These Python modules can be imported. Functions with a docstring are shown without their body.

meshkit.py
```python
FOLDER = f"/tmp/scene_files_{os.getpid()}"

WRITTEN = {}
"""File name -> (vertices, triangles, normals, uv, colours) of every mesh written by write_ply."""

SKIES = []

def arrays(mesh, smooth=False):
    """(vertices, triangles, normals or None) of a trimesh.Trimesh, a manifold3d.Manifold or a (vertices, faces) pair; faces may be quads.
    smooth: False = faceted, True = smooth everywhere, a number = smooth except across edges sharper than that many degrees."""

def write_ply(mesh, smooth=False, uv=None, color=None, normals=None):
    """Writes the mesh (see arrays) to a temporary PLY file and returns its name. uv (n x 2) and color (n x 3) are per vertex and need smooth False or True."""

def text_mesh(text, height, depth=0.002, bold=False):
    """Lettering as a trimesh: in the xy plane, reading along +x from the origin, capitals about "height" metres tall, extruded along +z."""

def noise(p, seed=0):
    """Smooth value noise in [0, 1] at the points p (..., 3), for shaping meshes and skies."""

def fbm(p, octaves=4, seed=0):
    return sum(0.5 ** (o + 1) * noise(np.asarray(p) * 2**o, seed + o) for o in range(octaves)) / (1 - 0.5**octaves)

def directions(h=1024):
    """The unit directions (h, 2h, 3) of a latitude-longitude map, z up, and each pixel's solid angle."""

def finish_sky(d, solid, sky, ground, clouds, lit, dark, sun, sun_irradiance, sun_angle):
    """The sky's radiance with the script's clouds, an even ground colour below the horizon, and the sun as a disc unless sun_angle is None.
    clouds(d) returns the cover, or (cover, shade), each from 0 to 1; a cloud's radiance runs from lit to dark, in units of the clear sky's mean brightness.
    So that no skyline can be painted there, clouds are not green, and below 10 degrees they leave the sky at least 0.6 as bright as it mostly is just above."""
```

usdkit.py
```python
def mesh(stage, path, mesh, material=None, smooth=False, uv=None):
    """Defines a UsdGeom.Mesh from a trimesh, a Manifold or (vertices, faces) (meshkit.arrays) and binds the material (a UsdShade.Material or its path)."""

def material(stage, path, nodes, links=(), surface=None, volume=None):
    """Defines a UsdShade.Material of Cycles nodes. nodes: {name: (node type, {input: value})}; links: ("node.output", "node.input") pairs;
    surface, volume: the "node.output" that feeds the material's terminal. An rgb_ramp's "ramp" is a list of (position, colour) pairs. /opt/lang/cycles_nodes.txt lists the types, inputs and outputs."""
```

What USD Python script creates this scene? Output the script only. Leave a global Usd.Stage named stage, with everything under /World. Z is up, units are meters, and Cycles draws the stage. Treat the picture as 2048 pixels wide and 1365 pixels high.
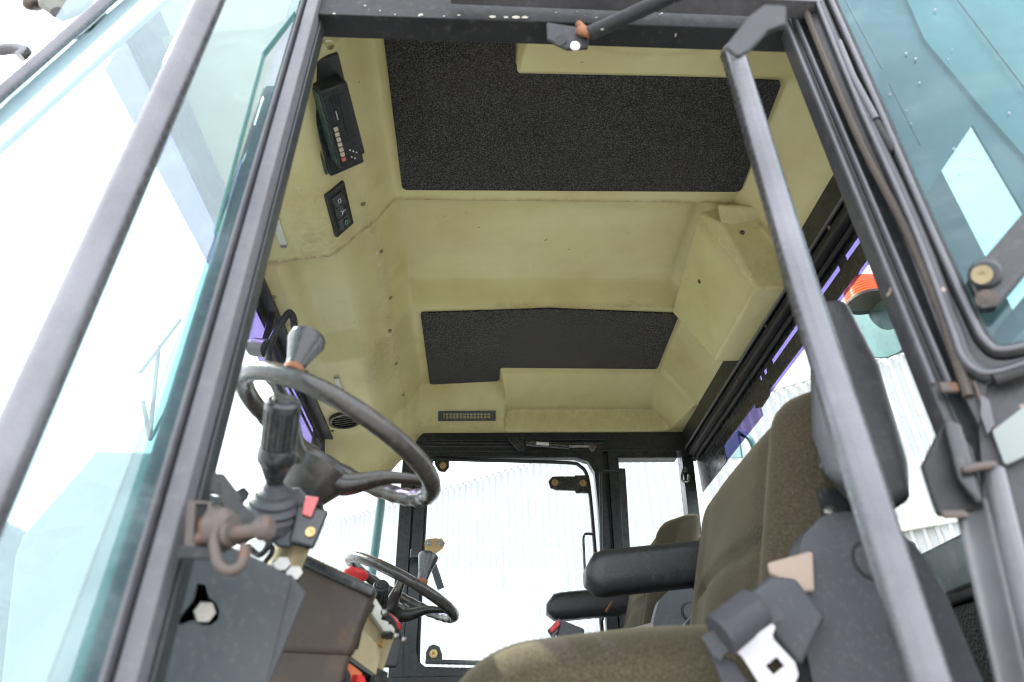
import math, random
import numpy as np, trimesh, manifold3d, usdkit, meshkit
from shapely.geometry import Polygon, Point, box as sbox
from shapely.ops import unary_union
from pxr import Usd, UsdGeom, UsdLux, UsdShade, Gf, Sdf, Vt

random.seed(7); RNG = np.random.default_rng(7)
stage = Usd.Stage.CreateInMemory()
UsdGeom.SetStageUpAxis(stage, UsdGeom.Tokens.z); UsdGeom.SetStageMetersPerUnit(stage, 1.0)
UsdGeom.Xform.Define(stage, '/World'); UsdGeom.Scope.Define(stage, '/World/Looks')
K, Z0 = 1.25, 2.0                       # drawing unit in metres; camera height over the ground

# ------------------------------------------------------------------ camera, sky, sun
PITCH, YAW, ROLL = 0.56630434, 0.05725201, -0.03043395
FPX = 1365.0                            # focal length in pixels of the 2048 wide picture (24 mm)
FW = np.array([math.sin(YAW)*math.cos(PITCH), math.cos(YAW)*math.cos(PITCH), math.sin(PITCH)])
_r = np.array([math.cos(YAW), -math.sin(YAW), 0]); _u = np.cross(_r, FW)
RT = math.cos(ROLL)*_r + math.sin(ROLL)*_u; UP = -math.sin(ROLL)*_r + math.cos(ROLL)*_u
cam = UsdGeom.Camera.Define(stage, '/World/camera')
cam.AddTransformOp().Set(Gf.Matrix4d(*RT, 0, *UP, 0, *(-FW), 0, 0, 0, Z0, 1))
cam.CreateHorizontalApertureAttr(36.0); cam.CreateVerticalApertureAttr(24.0); cam.CreateFocalLengthAttr(36.0*FPX/2048)
cam.CreateFStopAttr(3.2); cam.CreateFocusDistanceAttr(2.35); cam.CreateExposureAttr(2.12)
cam.CreateClippingRangeAttr(Gf.Vec2f(0.02, 5000))
SUN = np.array([-0.62, 0.30, 0.78]); SUN /= np.linalg.norm(SUN)
M = {}
def mat(name, nodes, links, surface=None, volume=None):
    M[name] = usdkit.material(stage, '/World/Looks/'+name, nodes, links, surface, volume); return M[name]
mat('sky', {'tc': ('texture_coordinate', {}), 'sky': ('sky_texture', {'sky_type': 'single_scattering', 'sun_disc': False, 'sun_elevation': math.asin(SUN[2]), 'sun_rotation': math.atan2(SUN[0], SUN[1]), 'aerosol_density': 1.6}),
            'n': ('noise_texture', {'scale': 2.2, 'detail': 6, 'roughness': .6}), 'r': ('rgb_ramp', {'ramp': [(.3, (.72,)*3), (.62, (.95,)*3)]}),
            'm': ('mix_color', {'b': (7.6, 7.8, 8.2), 'use_clamp': False}), 'bg': ('background_shader', {'strength': .105})},
    [('tc.generated', 'n.vector'), ('n.fac', 'r.fac'), ('r.color', 'm.fac'), ('sky.color', 'm.a'), ('m.result', 'bg.color')], 'bg.background')
dome = UsdLux.DomeLight.Define(stage, '/World/sky')
UsdShade.MaterialBindingAPI.Apply(dome.GetPrim()).Bind(M['sky'])
dome.GetPrim().SetCustomDataByKey('kind', 'structure')
sun = UsdLux.DistantLight.Define(stage, '/World/sun')
sun.CreateIntensityAttr(.9); sun.CreateAngleAttr(.6); sun.CreateNormalizeAttr(True); sun.CreateColorAttr(Gf.Vec3f(1, .95, .87))
_z = SUN; _x = np.cross([0, 0, 1], _z); _x /= np.linalg.norm(_x); _y = np.cross(_z, _x)
sun.AddTransformOp().Set(Gf.Matrix4d(*_x, 0, *_y, 0, *_z, 0, 0, 0, 10, 1))

# ------------------------------------------------------------------ materials
def paint(name, base, rough=.45, spec=.5, metal=0, dust=.0, dustcol=(.35, .33, .3), scale=60, bump=.15, bscale=300, coat=0, var=.25, chips=None):
    b = np.array(base)
    nodes = {'g': ('geometry', {}), 'n1': ('noise_texture', {'scale': 5.0, 'detail': 5, 'roughness': .62}), 'r1': ('rgb_ramp', {'ramp': [(.3, tuple(b*(1-var))), (.7, tuple(b*(1+var)))]}),
             'n2': ('noise_texture', {'scale': scale, 'detail': 4, 'roughness': .6}), 'r2': ('rgb_ramp', {'ramp': [(.55, (0,)*3), (.75, (dust,)*3)]}), 'm': ('mix_color', {'b': dustcol}),
             'rr': ('map_range', {'from_min': .3, 'from_max': .7, 'to_min': max(.05, rough-.1), 'to_max': min(1, rough+.14)}),
             'n3': ('noise_texture', {'scale': bscale, 'detail': 3}), 'bp': ('bump', {'strength': bump, 'distance': .002}),
             'p': ('principled_bsdf', {'specular_ior_level': spec, 'metallic': metal, 'coat_weight': coat, 'coat_roughness': .12})}
    links = [('g.position', 'n1.vector'), ('g.position', 'n2.vector'), ('g.position', 'n3.vector'), ('n1.fac', 'r1.fac'), ('n2.fac', 'r2.fac'), ('r1.color', 'm.a'), ('r2.color', 'm.fac'),
             ('n2.fac', 'rr.value'), ('rr.result', 'p.roughness'), ('n3.fac', 'bp.height'), ('bp.normal', 'p.normal')]
    last = 'm.result'
    if chips:
        nodes |= {'n4': ('noise_texture', {'scale': chips[1], 'detail': 2, 'roughness': .4}), 'r4': ('rgb_ramp', {'ramp': [(chips[2], (0,)*3), (chips[2]+.02, (1,)*3)]}), 'm4': ('mix_color', {'b': chips[0]})}
        links += [('g.position', 'n4.vector'), ('n4.fac', 'r4.fac'), ('r4.color', 'm4.fac'), (last, 'm4.a')]; last = 'm4.result'
    links.append((last, 'p.base_color'))
    return mat(name, nodes, links, 'p.BSDF')
paint('black_paint', (.018, .019, .021), .55, spec=.3, dust=.10, chips=((.34, .32, .29), 55, .73))
paint('black_frame', (.016, .019, .020), .36, dust=.08, bump=.08)
paint('post_paint', (.095, .094, .106), .36, dust=.16, bump=.06, spec=.6)
paint('door_paint', (.035, .036, .040), .40, dust=.12, bump=.06, spec=.6, chips=((.30, .24, .18), 40, .74))
paint('tube_paint', (.145, .145, .155), .28, dust=.10, dustcol=(.3, .3, .3), scale=110, bump=.04, spec=.8, metal=.85)
paint('rubber', (.011, .011, .012), .55, dust=.05, bump=.3)
paint('old_rubber', (.07, .058, .05), .75, dust=.45, dustcol=(.19, .14, .10), scale=90, bump=.5)
paint('latch_gold', (.36, .25, .10), .4, metal=.35, dust=.5, dustcol=(.42, .22, .16), scale=60)
paint('gloss_grey', (.10, .105, .11), .18, dust=.4, dustcol=(.22, .24, .24), scale=9, bump=.03, spec=.8)
paint('body_pale', (.25, .285, .275), .4, dust=.2, scale=8, bump=.03, var=.08)
paint('body_dark', (.05, .085, .10), .4, dust=.2, bump=.03)
paint('trim_screw', (.26, .22, .13), .4, metal=.5, dust=.4, dustcol=(.12, .08, .04), scale=200)
paint('pale_paint', (.52, .52, .56), .4, bump=.03, var=.06)
paint('panel_grey', (.028, .031, .034), .46, dust=.10, scale=130, bump=.12, chips=((.3, .28, .25), 60, .77))
paint('plastic_grey', (.040, .044, .050), .45, dust=.14, scale=160, bump=.25, bscale=500)
paint('plastic_black', (.015, .017, .018), .27, dust=.12, bump=.08, spec=.7)
paint('wheel_plastic', (.038, .036, .033), .23, dust=.35, dustcol=(.15, .125, .10), bump=.1, spec=.6)
paint('radio_black', (.012, .015, .016), .35, dust=.05, bump=.05)
paint('radio_side', (.05, .085, .08), .3, dust=.08, bump=.03, metal=.3)
paint('armrest_black', (.020, .021, .022), .40, dust=.22, dustcol=(.12, .11, .1), bump=.35, bscale=240)
paint('box_brown', (.034, .025, .019), .40, dust=.35, dustcol=(.17, .095, .035), scale=16, bump=.5, bscale=420)
paint('zinc', (.46, .40, .25), .40, metal=.45, dust=.45, dustcol=(.55, .38, .12), scale=14, bump=.05)
paint('brass', (.50, .36, .16), .35, metal=.9, bump=.05)
paint('steel', (.26, .255, .24), .30, metal=.9, dust=.15, bump=.05)
paint('nickel', (.46, .46, .50), .30, metal=.55, bump=.02, var=.04)
paint('rust', (.20, .085, .038), .8, dust=.5, dustcol=(.33, .20, .12), scale=120, bump=.6)
paint('rusty_steel', (.085, .07, .062), .45, metal=.3, dust=.85, dustcol=(.20, .075, .03), scale=30, bump=.3)
paint('sill_metal', (.11, .14, .135), .32, metal=.2, dust=.6, dustcol=(.42, .46, .44), scale=16, bump=.08)
paint('red_plastic', (.48, .028, .03), .42, dust=.2, dustcol=(.5, .25, .22), bump=.05)
paint('pink_plastic', (.50, .12, .12), .5, dust=.3, dustcol=(.5, .33, .3), bump=.05)
paint('beige_plastic', (.30, .235, .185), .5, dust=.25, bump=.1, var=.1)
paint('white_chip', (.62, .60, .55), .6, bump=.2)
paint('tan_print', (.45, .42, .32), .6, bump=.0)
paint('green_print', (.08, .45, .28), .6, bump=.0)
paint('white_print', (.65, .67, .68), .6, bump=.0)
paint('orange_body', (.50, .14, .06), .4, dust=.3, dustcol=(.5, .35, .25), scale=50, bump=.2)
paint('maroon', (.10, .02, .025), .5, dust=.2)
paint('teal_body', (.08, .17, .175), .4, dust=.35, dustcol=(.16, .24, .24), scale=25, bump=.1)
paint('bracket_teal', (.07, .17, .18), .5, dust=.6, dustcol=(.02, .06, .09), scale=30, bump=.1)
paint('lamp_mottled', (.10, .10, .08), .5, dust=.8, dustcol=(.02, .025, .03), scale=35, bump=.5)
paint('cream_white', (.58, .60, .54), .5, dust=.2, bump=.04, var=.06)
paint('webbing', (.045, .045, .055), .8, dust=.1, bump=.4, bscale=900)
paint('concrete', (.22, .217, .21), .85, dust=.3, scale=8, bump=.4, bscale=60)
paint('wall_white', (.50, .512, .512), .45, dust=.06, scale=3, bump=.03, var=.05)
paint('mirror_black', (.03, .033, .035), .35, dust=.08)
mat('mirror_glass', {'p': ('principled_bsdf', {'base_color': (.8, .82, .8), 'metallic': 1., 'roughness': .03})}, [], 'p.BSDF')

# cream moulding: stained where the 'stain' primvar says (dirt along ridges and joints), blotchy elsewhere
mat('cream', {'g': ('geometry', {}), 'a': ('attribute', {'attribute': 'stain'}),
    'n1': ('noise_texture', {'scale': 3.2, 'detail': 5, 'roughness': .6, 'distortion': .4}), 'r1': ('rgb_ramp', {'ramp': [(.3, (.53, .465, .22)), (.55, (.605, .562, .285)), (.75, (.645, .615, .35))]}),
    'n2': ('noise_texture', {'scale': 26, 'detail': 6, 'roughness': .7, 'distortion': 1.2}), 'ms': ('math', {'math_type': 'multiply'}), 'mr': ('map_range', {'from_min': .28, 'from_max': .62, 'to_min': 0, 'to_max': 1}),
    'ms2': ('math', {'math_type': 'multiply', 'value2': .8}), 'mx': ('mix_color', {'b': (.26, .155, .055)}),
    'n3': ('noise_texture', {'scale': 46, 'detail': 3, 'roughness': .5}), 'r3': ('rgb_ramp', {'ramp': [(.735, (0,)*3), (.77, (.7,)*3)]}), 'mx2': ('mix_color', {'b': (.22, .13, .05)}),
    'n5': ('noise_texture', {'scale': 9, 'detail': 4, 'roughness': .6}), 'r5': ('rgb_ramp', {'ramp': [(.56, (0,)*3), (.78, (.22,)*3)]}), 'mx3': ('mix_color', {'b': (.40, .31, .15)}),
    'n4': ('noise_texture', {'scale': 420, 'detail': 2}), 'bp': ('bump', {'strength': .18, 'distance': .002}), 'n6': ('noise_texture', {'scale': 11, 'detail': 2}), 'bp2': ('bump', {'strength': .22, 'distance': .012}),
    'p': ('principled_bsdf', {'roughness': .40, 'specular_ior_level': .5})},
    [('g.position', 'n1.vector'), ('n1.fac', 'r1.fac'), ('g.position', 'n2.vector'), ('n2.fac', 'mr.value'), ('mr.result', 'ms.value1'), ('a.fac', 'ms.value2'), ('ms.value', 'ms2.value1'), ('r1.color', 'mx3.a'),
     ('g.position', 'n5.vector'), ('n5.fac', 'r5.fac'), ('r5.color', 'mx3.fac'), ('mx3.result', 'mx.a'), ('ms2.value', 'mx.fac'),
     ('g.position', 'n3.vector'), ('n3.fac', 'r3.fac'), ('r3.color', 'mx2.fac'), ('mx.result', 'mx2.a'), ('mx2.result', 'p.base_color'), ('g.position', 'n4.vector'), ('n4.fac', 'bp.height'),
     ('g.position', 'n6.vector'), ('n6.fac', 'bp2.height'), ('bp2.normal', 'bp.normal'), ('bp.normal', 'p.normal')], 'p.BSDF')
for cname, cscale in (('carpet', 285), ('carpet_far', 175)):
  mat(cname, {'g': ('geometry', {}), 'n1': ('noise_texture', {'scale': cscale, 'detail': 1.5, 'roughness': .9}), 'r1': ('rgb_ramp', {'ramp': [(.38, (.004, .004, .005)), (.50, (.020, .020, .021)), (.68, (.115, .112, .108))]}),
    'n2': ('noise_texture', {'scale': 3, 'detail': 3}), 'r2': ('rgb_ramp', {'ramp': [(.45, (0,)*3), (.8, (.35,)*3)]}), 'm': ('mix_color', {'b': (.07, .06, .035)}),
    'bp': ('bump', {'strength': .9, 'distance': .004}), 'p': ('principled_bsdf', {'roughness': .95, 'specular_ior_level': .15, 'sheen_weight': .15})},
    [('g.position', 'n1.vector'), ('n1.fac', 'r1.fac'), ('g.position', 'n2.vector'), ('n2.fac', 'r2.fac'), ('r1.color', 'm.a'), ('r2.color', 'm.fac'), ('m.result', 'p.base_color'), ('n1.fac', 'bp.height'), ('bp.normal', 'p.normal')], 'p.BSDF')
mat('fabric', {'g': ('geometry', {}), 'n1': ('noise_texture', {'scale': 380, 'detail': 2, 'roughness': .7}), 'r1': ('rgb_ramp', {'ramp': [(.36, (.030, .026, .016)), (.52, (.053, .0455, .028)), (.66, (.082, .075, .052))]}),
    'n2': ('noise_texture', {'scale': 7, 'detail': 4}), 'r2': ('rgb_ramp', {'ramp': [(.45, (0,)*3), (.75, (.35,)*3)]}), 'm': ('mix_color', {'b': (.060, .046, .028)}),
    'bp': ('bump', {'strength': .35, 'distance': .002}), 'p': ('principled_bsdf', {'roughness': .92, 'specular_ior_level': .12, 'sheen_weight': .3, 'sheen_roughness': .4, 'sheen_tint': (.75, .7, .5)})},
    [('g.position', 'n1.vector'), ('n1.fac', 'r1.fac'), ('g.position', 'n2.vector'), ('n2.fac', 'r2.fac'), ('r1.color', 'm.a'), ('r2.color', 'm.fac'), ('m.result', 'p.base_color'), ('n1.fac', 'bp.height'), ('bp.normal', 'p.normal')], 'p.BSDF')
mat('textured_black', {'g': ('geometry', {}), 'v': ('voronoi_texture', {'scale': 130}), 'bp': ('bump', {'strength': .8, 'distance': .003}), 'p': ('principled_bsdf', {'base_color': (.035, .035, .030), 'roughness': .55})},
    [('g.position', 'v.vector'), ('v.distance', 'bp.height'), ('bp.normal', 'p.normal')], 'p.BSDF')
def glass(name, tint, gloss=(1, 1, 1), ior=1.5, smear=0.):
    mat(name, {'g': ('geometry', {}), 't': ('transparent_bsdf', {'color': tint}), 's': ('glossy_bsdf', {'color': gloss, 'roughness': .0}), 'f': ('fresnel', {'IOR': ior}), 'fb': ('math', {'math_type': 'subtract', 'value1': 1.0}), 'fm': ('math', {'math_type': 'multiply'}), 'x': ('mix_closure', {}),
               'd': ('diffuse_bsdf', {'color': (.6, .68, .68)}), 'n': ('noise_texture', {'scale': 6, 'detail': 7, 'roughness': .7, 'distortion': .8}), 'mr': ('map_range', {'from_min': .5, 'from_max': .8, 'to_min': 0, 'to_max': smear}), 'x2': ('mix_closure', {})},
        [('f.fac', 'fm.value1'), ('g.backfacing', 'fb.value2'), ('fb.value', 'fm.value2'), ('fm.value', 'x.fac'), ('t.BSDF', 'x.closure1'), ('s.BSDF', 'x.closure2'), ('g.position', 'n.vector'), ('n.fac', 'mr.value'), ('mr.result', 'x2.fac'), ('x.closure', 'x2.closure1'), ('d.BSDF', 'x2.closure2')], 'x2.closure')
glass('clear_glass', (.95, .975, .97), smear=.03)
glass('teal_glass', (.80, .895, .90), (.95, .98, 1.), ior=2.2, smear=.05)
glass('door_glass', (.50, .665, .675), (.62, .84, .90), ior=1.8, smear=.04)
glass('band_glass', (.58, .80, .81), ior=1.35, smear=.03)
glass('purple_tint', (.43, .38, .60))
mat('glass_edge', {'p': ('principled_bsdf', {'base_color': (.03, .12, .11), 'roughness': .12})}, [], 'p.BSDF')
mat('orange_lens', {'g': ('geometry', {}), 'w': ('wave_texture', {'scale': 28, 'bands_direction': 'z'}), 'bp': ('bump', {'strength': .5, 'distance': .004}), 'p': ('principled_bsdf', {'base_color': (.85, .13, .02), 'roughness': .25}), 't': ('translucent_bsdf', {'color': (.95, .16, .02)}), 'x': ('mix_closure', {'fac': .5})},
    [('g.position', 'w.vector'), ('w.fac', 'bp.height'), ('bp.normal', 'p.normal'), ('p.BSDF', 'x.closure1'), ('t.BSDF', 'x.closure2')], 'x.closure')

# ------------------------------------------------------------------ geometry helpers (drawing units, camera at the origin)
def ray(px, py): return FW + RT*(px-1024)/FPX - UP*(py-682.5)/FPX
def at(px, py, x=None, y=None, z=None):
    d = ray(px, py); t = x/d[0] if x is not None else y/d[1] if y is not None else z/d[2]
    return d*t
def on(px, py, p0, n):
    d = ray(px, py); return d*(np.dot(p0, n)/np.dot(d, n))
def nrm(v): v = np.asarray(v, float); return v/np.linalg.norm(v)
def cat(*ms): return trimesh.util.concatenate([m for m in ms if m is not None])
def man(m):
    d = m.to_mesh(); return trimesh.Trimesh(d.vert_properties[:, :3], d.tri_verts, process=False)
def hull(pts, r=0, seg=12):
    pts = np.asarray(pts, float)
    if r <= 0: return man(manifold3d.Manifold.hull_points(pts))
    s = manifold3d.Manifold.sphere(r, seg)
    return man(manifold3d.Manifold.batch_hull([s.translate(tuple(p)) for p in pts]))
def rbox(a, b, r=.004, seg=8):
    a, b = np.minimum(a, b), np.maximum(a, b); r = min(r, .49*min(b-a))
    return hull([(x, y, z) for x in (a[0]+r, b[0]-r) for y in (a[1]+r, b[1]-r) for z in (a[2]+r, b[2]-r)], r, seg)
def frame(p0, p1, up=(0, 0, 1)):
    w = nrm(np.subtract(p1, p0)); u = np.cross(up, w)
    if np.linalg.norm(u) < 1e-4: u = np.cross((1, 0, 0), w)
    u = nrm(u); v = np.cross(w, u); return u, v, w
def bar(p0, p1, a, b, up=(0, 0, 1), r=.002):
    """rectangular bar from p0 to p1: a wide across (up x axis), b along up"""
    p0, p1 = np.asarray(p0, float), np.asarray(p1, float); u, v, w = frame(p0, p1, up); L = np.linalg.norm(p1-p0)
    m = rbox((-a/2, -b/2, 0), (a/2, b/2, L), r, 8)
    T = np.eye(4); T[:3, 0], T[:3, 1], T[:3, 2], T[:3, 3] = u, v, w, p0; m.apply_transform(T); return m
def loft(rings, cap=True):
    rings = [np.asarray(r, float) for r in rings]; n = len(rings[0]); V = np.vstack(rings); F = []
    for i in range(len(rings)-1):
        for j in range(n):
            a, b = i*n+j, i*n+(j+1) % n; F += [[a, b, b+n], [a, b+n, a+n]]
    if cap:
        for i, flip in ((0, True), (len(rings)-1, False)):
            c = len(V); V = np.vstack([V, rings[i].mean(0)])
            for j in range(n):
                f = [i*n+j, i*n+(j+1) % n, c]; F.append(f[::-1] if flip else f)
    m = trimesh.Trimesh(V, F, process=False); trimesh.repair.fix_normals(m); return m
def spline(pts, n=8, closed=False):
    P = np.asarray(pts, float); out = []; N = len(P)
    for i in range(N if closed else N-1):
        g = (lambda k: P[k % N]) if closed else (lambda k: P[min(max(k, 0), N-1)])
        p0, p1, p2, p3 = g(i-1), g(i), g(i+1), g(i+2)
        for t in np.arange(n)/n:
            out.append(.5*((2*p1)+(p2-p0)*t+(2*p0-5*p1+4*p2-p3)*t*t+(3*p1-p0-3*p2+p3)*t**3))
    if not closed: out.append(P[-1])
    return np.array(out)
def tube(path, r, seg=16, closed=False, cap=True, flat=1.):
    P = np.asarray(path, float); N = len(P); rr = np.broadcast_to(np.asarray(r, float), (N,)); rings = []; u = None
    for i in range(N):
        t = nrm(P[(i+1) % N]-P[i-1]) if closed else nrm(P[min(i+1, N-1)]-P[max(i-1, 0)])
        if u is None:
            u = np.cross(t, (0, 0, 1)) if abs(t[2]) < .9 else np.cross(t, (1, 0, 0))
        u = nrm(u-t*np.dot(u, t)); v = np.cross(t, u)
        a = np.arange(seg)*2*np.pi/seg
        rings.append(P[i]+rr[i]*(np.outer(np.cos(a), u)+flat*np.outer(np.sin(a), v)))
    return loft(rings+[rings[0]] if closed else rings, cap and not closed)
def lathe(profile, base, axis, seg=28, flutes=0, depth=0):
    """profile (radius, height) turned about axis from base"""
    u, v, w = frame((0, 0, 0), axis); base = np.asarray(base, float); a = np.arange(seg)*2*np.pi/seg
    rings = []
    for r, h in profile:
        k = 1-depth*(np.cos(a*flutes) > 0) if flutes else 1
        rings.append(base+w*h+r*k*np.outer(np.cos(a), u).T.T*1 if False else base+w*h+(r*k*np.cos(a))[:, None]*u+(r*k*np.sin(a))[:, None]*v)
    return loft(rings)
def plate(poly, o, u, v, th):
    """a flat shape in the frame (o, u, v), th thick along u x v"""
    g = poly if hasattr(poly, 'exterior') else Polygon(poly)
    m = trimesh.creation.extrude_polygon(g, abs(th), engine='earcut')
    if th < 0: m.apply_translation((0, 0, th))
    T = np.eye(4); T[:3, 0], T[:3, 1], T[:3, 2], T[:3, 3] = u, v, np.cross(u, v), o
    m.apply_transform(T); return m
def plane_axes(n):
    n = nrm(n); v = nrm(np.array([0, 0, 1.])-n*n[2]) if abs(n[2]) < .95 else nrm(np.array([0, 1., 0])-n*n[1]); return np.cross(v, n), v
def flat(outline, p0, n, th, round_=0, holes=(), lift=0.):
    """a plate in the plane (p0, n), its outline sighted through the points of the photograph; n towards the viewer, th goes away from the viewer"""
    n = nrm(n); u, v = plane_axes(n); p0 = np.asarray(p0, float)+n*lift
    def pol(px, r=0):
        g = Polygon([((q := on(*p, p0, n)-p0) @ u, q @ v) for p in px]).buffer(0)
        if r: g = g.buffer(-r, join_style=2).buffer(2*r, quad_segs=6).buffer(-r, quad_segs=6)
        return g
    g = pol(outline, round_)
    for h in holes: g = g.difference(pol(h))
    if hasattr(g, 'geoms'): g = max(g.geoms, key=lambda q: q.area)
    return plate(g, p0, u, v, -th)
def superring(c, u, v, a, b, e=3., n=40, mod=None):
    t = np.arange(n)*2*np.pi/n; cs, sn = np.cos(t), np.sin(t)
    x = a*np.sign(cs)*np.abs(cs)**(2/e); y = b*np.sign(sn)*np.abs(sn)**(2/e)
    if mod is not None: x, y = mod(x, y)
    return np.asarray(c)+np.outer(x, u)+np.outer(y, v)
def rot(axis, ang, o=(0, 0, 0)): return trimesh.transformations.rotation_matrix(ang, axis, o)

# ------------------------------------------------------------------ scene helpers
_used = {}; _loc = {}
def numbered(path):
    n = _used.get(path, 0); _used[path] = n+1
    return path if n == 0 else f'{path}_{n:03d}'
def say(p, label=None, category=None, group=None, kind=None):
    for k, t in (('label', label), ('category', category), ('group', group), ('kind', kind)):
        if t: p.SetCustomDataByKey(k, t)
    return p
def thing(name, label, category, base=(0, 0, 0), group=None, kind=None):
    path = numbered('/World/'+name); x = UsdGeom.Xform.Define(stage, path); base = np.asarray(base, float)
    x.AddTranslateOp().Set(Gf.Vec3d(*(base*K+np.array([0, 0, Z0])))); _loc[path] = base
    return say(x.GetPrim(), label, category, group, kind)
def obj(name, mesh, m, parent=None, smooth=35, label=None, kind=None, attr=None):
    top = '/World' if parent is None else str(parent.GetPath()); path = numbered(top+'/'+name)
    base = _loc.get(top, np.zeros(3)) if parent is not None else np.zeros(3)
    if isinstance(mesh, (list, tuple)): mesh = cat(*mesh)
    mm = trimesh.Trimesh(mesh.vertices.copy(), mesh.faces.copy(), process=False)
    off = np.array([0, 0, Z0]) if parent is None else 0
    mm.vertices = (mm.vertices-base)*K+off
    g = usdkit.mesh(stage, path, mm, M[m], smooth=smooth if attr is None else True)
    if attr is not None: UsdGeom.PrimvarsAPI(g).CreatePrimvar('stain', Sdf.ValueTypeNames.FloatArray, 'vertex').Set(Vt.FloatArray.FromNumpy(np.asarray(attr, np.float32)))
    _loc[path] = base
    return say(g.GetPrim(), label, None, None, kind)
def single(name, mesh, m, label, category, group=None, smooth=35, kind=None):
    return say(obj(name, mesh, m, None, smooth), label, category, group, kind)
def structure(name, mesh, m): return say(obj(name, mesh, m, None), kind='structure')
# ------------------------------------------------------------------ ground and the building across the yard
g = trimesh.creation.box((900, 900, .2)); g.apply_translation((0, 0, -Z0/K-.1)); structure('ground', g, 'concrete')
XF, YN, YF, XR = -.523, .62, 2.28, .80           # front, near side, far side, rear of the cab
_dir = nrm((math.cos(math.radians(38)), -math.sin(math.radians(38)), 0)); _nw = np.array([-_dir[1]*-1, -_dir[0], 0]); _nw = nrm(np.cross((0, 0, 1), _dir)); _nw = -_nw if _nw[1] > 0 else _nw
WP = at(1044, 932, y=7.4); WH = WP[2]
bld = thing('corrugated_building', 'white corrugated metal building across the yard behind the cab', 'building', (WP[0], WP[1], -Z0/K))
pw, pitch, zb = .9, .09, -Z0/K
for k in range(-16, 8):
    s = np.arange(0, 10*8+1)/8*pitch + k*pw; ph = (s/pitch) % 1
    dep = np.interp(ph, [0, .28, .36, .64, .72, 1], [0, 0, .03, .03, 0, 0])
    pts = WP*[1, 1, 0]+np.outer(s, _dir)+np.outer(dep, _nw)
    V = np.vstack([pts+[0, 0, zb+.4], pts+[0, 0, WH-.012]]); n = len(s)
    F = [[i, i+1, i+1+n] for i in range(n-1)]+[[i, i+1+n, i+n] for i in range(n-1)]
    obj('wall_sheet', trimesh.Trimesh(V, F, process=False), 'wall_white', bld, smooth=False)
a, b = WP*[1, 1, 0]+_dir*-16*pw, WP*[1, 1, 0]+_dir*8*pw
obj('eave_trim', bar(a+[0, 0, WH]+_nw*.04, b+[0, 0, WH]+_nw*.04, .03, .03), 'wall_white', bld)
obj('plinth', bar(a+[0, 0, zb+.2], b+[0, 0, zb+.2], .09, .4), 'concrete', bld)
LZ = on(1860, 1045, WP, _nw)[2]
obj('ledge', bar(WP*[1, 1, 0]+_dir*1.5+[0, 0, LZ]+_nw*.05, b+[0, 0, LZ]+_nw*.05, .05, .09), 'cream_white', bld)

# ------------------------------------------------------------------ the cab shell
cab = thing('machine_cab', 'black steel cab frame with tinted windows around the cream interior', 'vehicle cab', (0, 1.46, -.3))
obj('floor_pan', rbox((-.66, .64, -.36), (.92, 2.32, -.30), .01), 'rubber', cab)
obj('roof', rbox((-.64, .60, 1.262), (.90, 2.36, 1.34), .03), 'pale_paint', cab)
def pp(a, b, y=YN): return at(*a, y=y), at(*b, y=y)
def vbar(x0, x1, y0, y1, z0, z1, r=.003): return rbox((x0, y0, z0), (x1, y1, z1), r)
def lean(m, x_at, x0, x1, z0, z1):                # slides a vertical bar sideways with height: x0 at z0, x1 at z1
    v = m.vertices; v[:, 0] += x0+(x1-x0)*(v[:, 2]-z0)/(z1-z0)-x_at; return m
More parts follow.
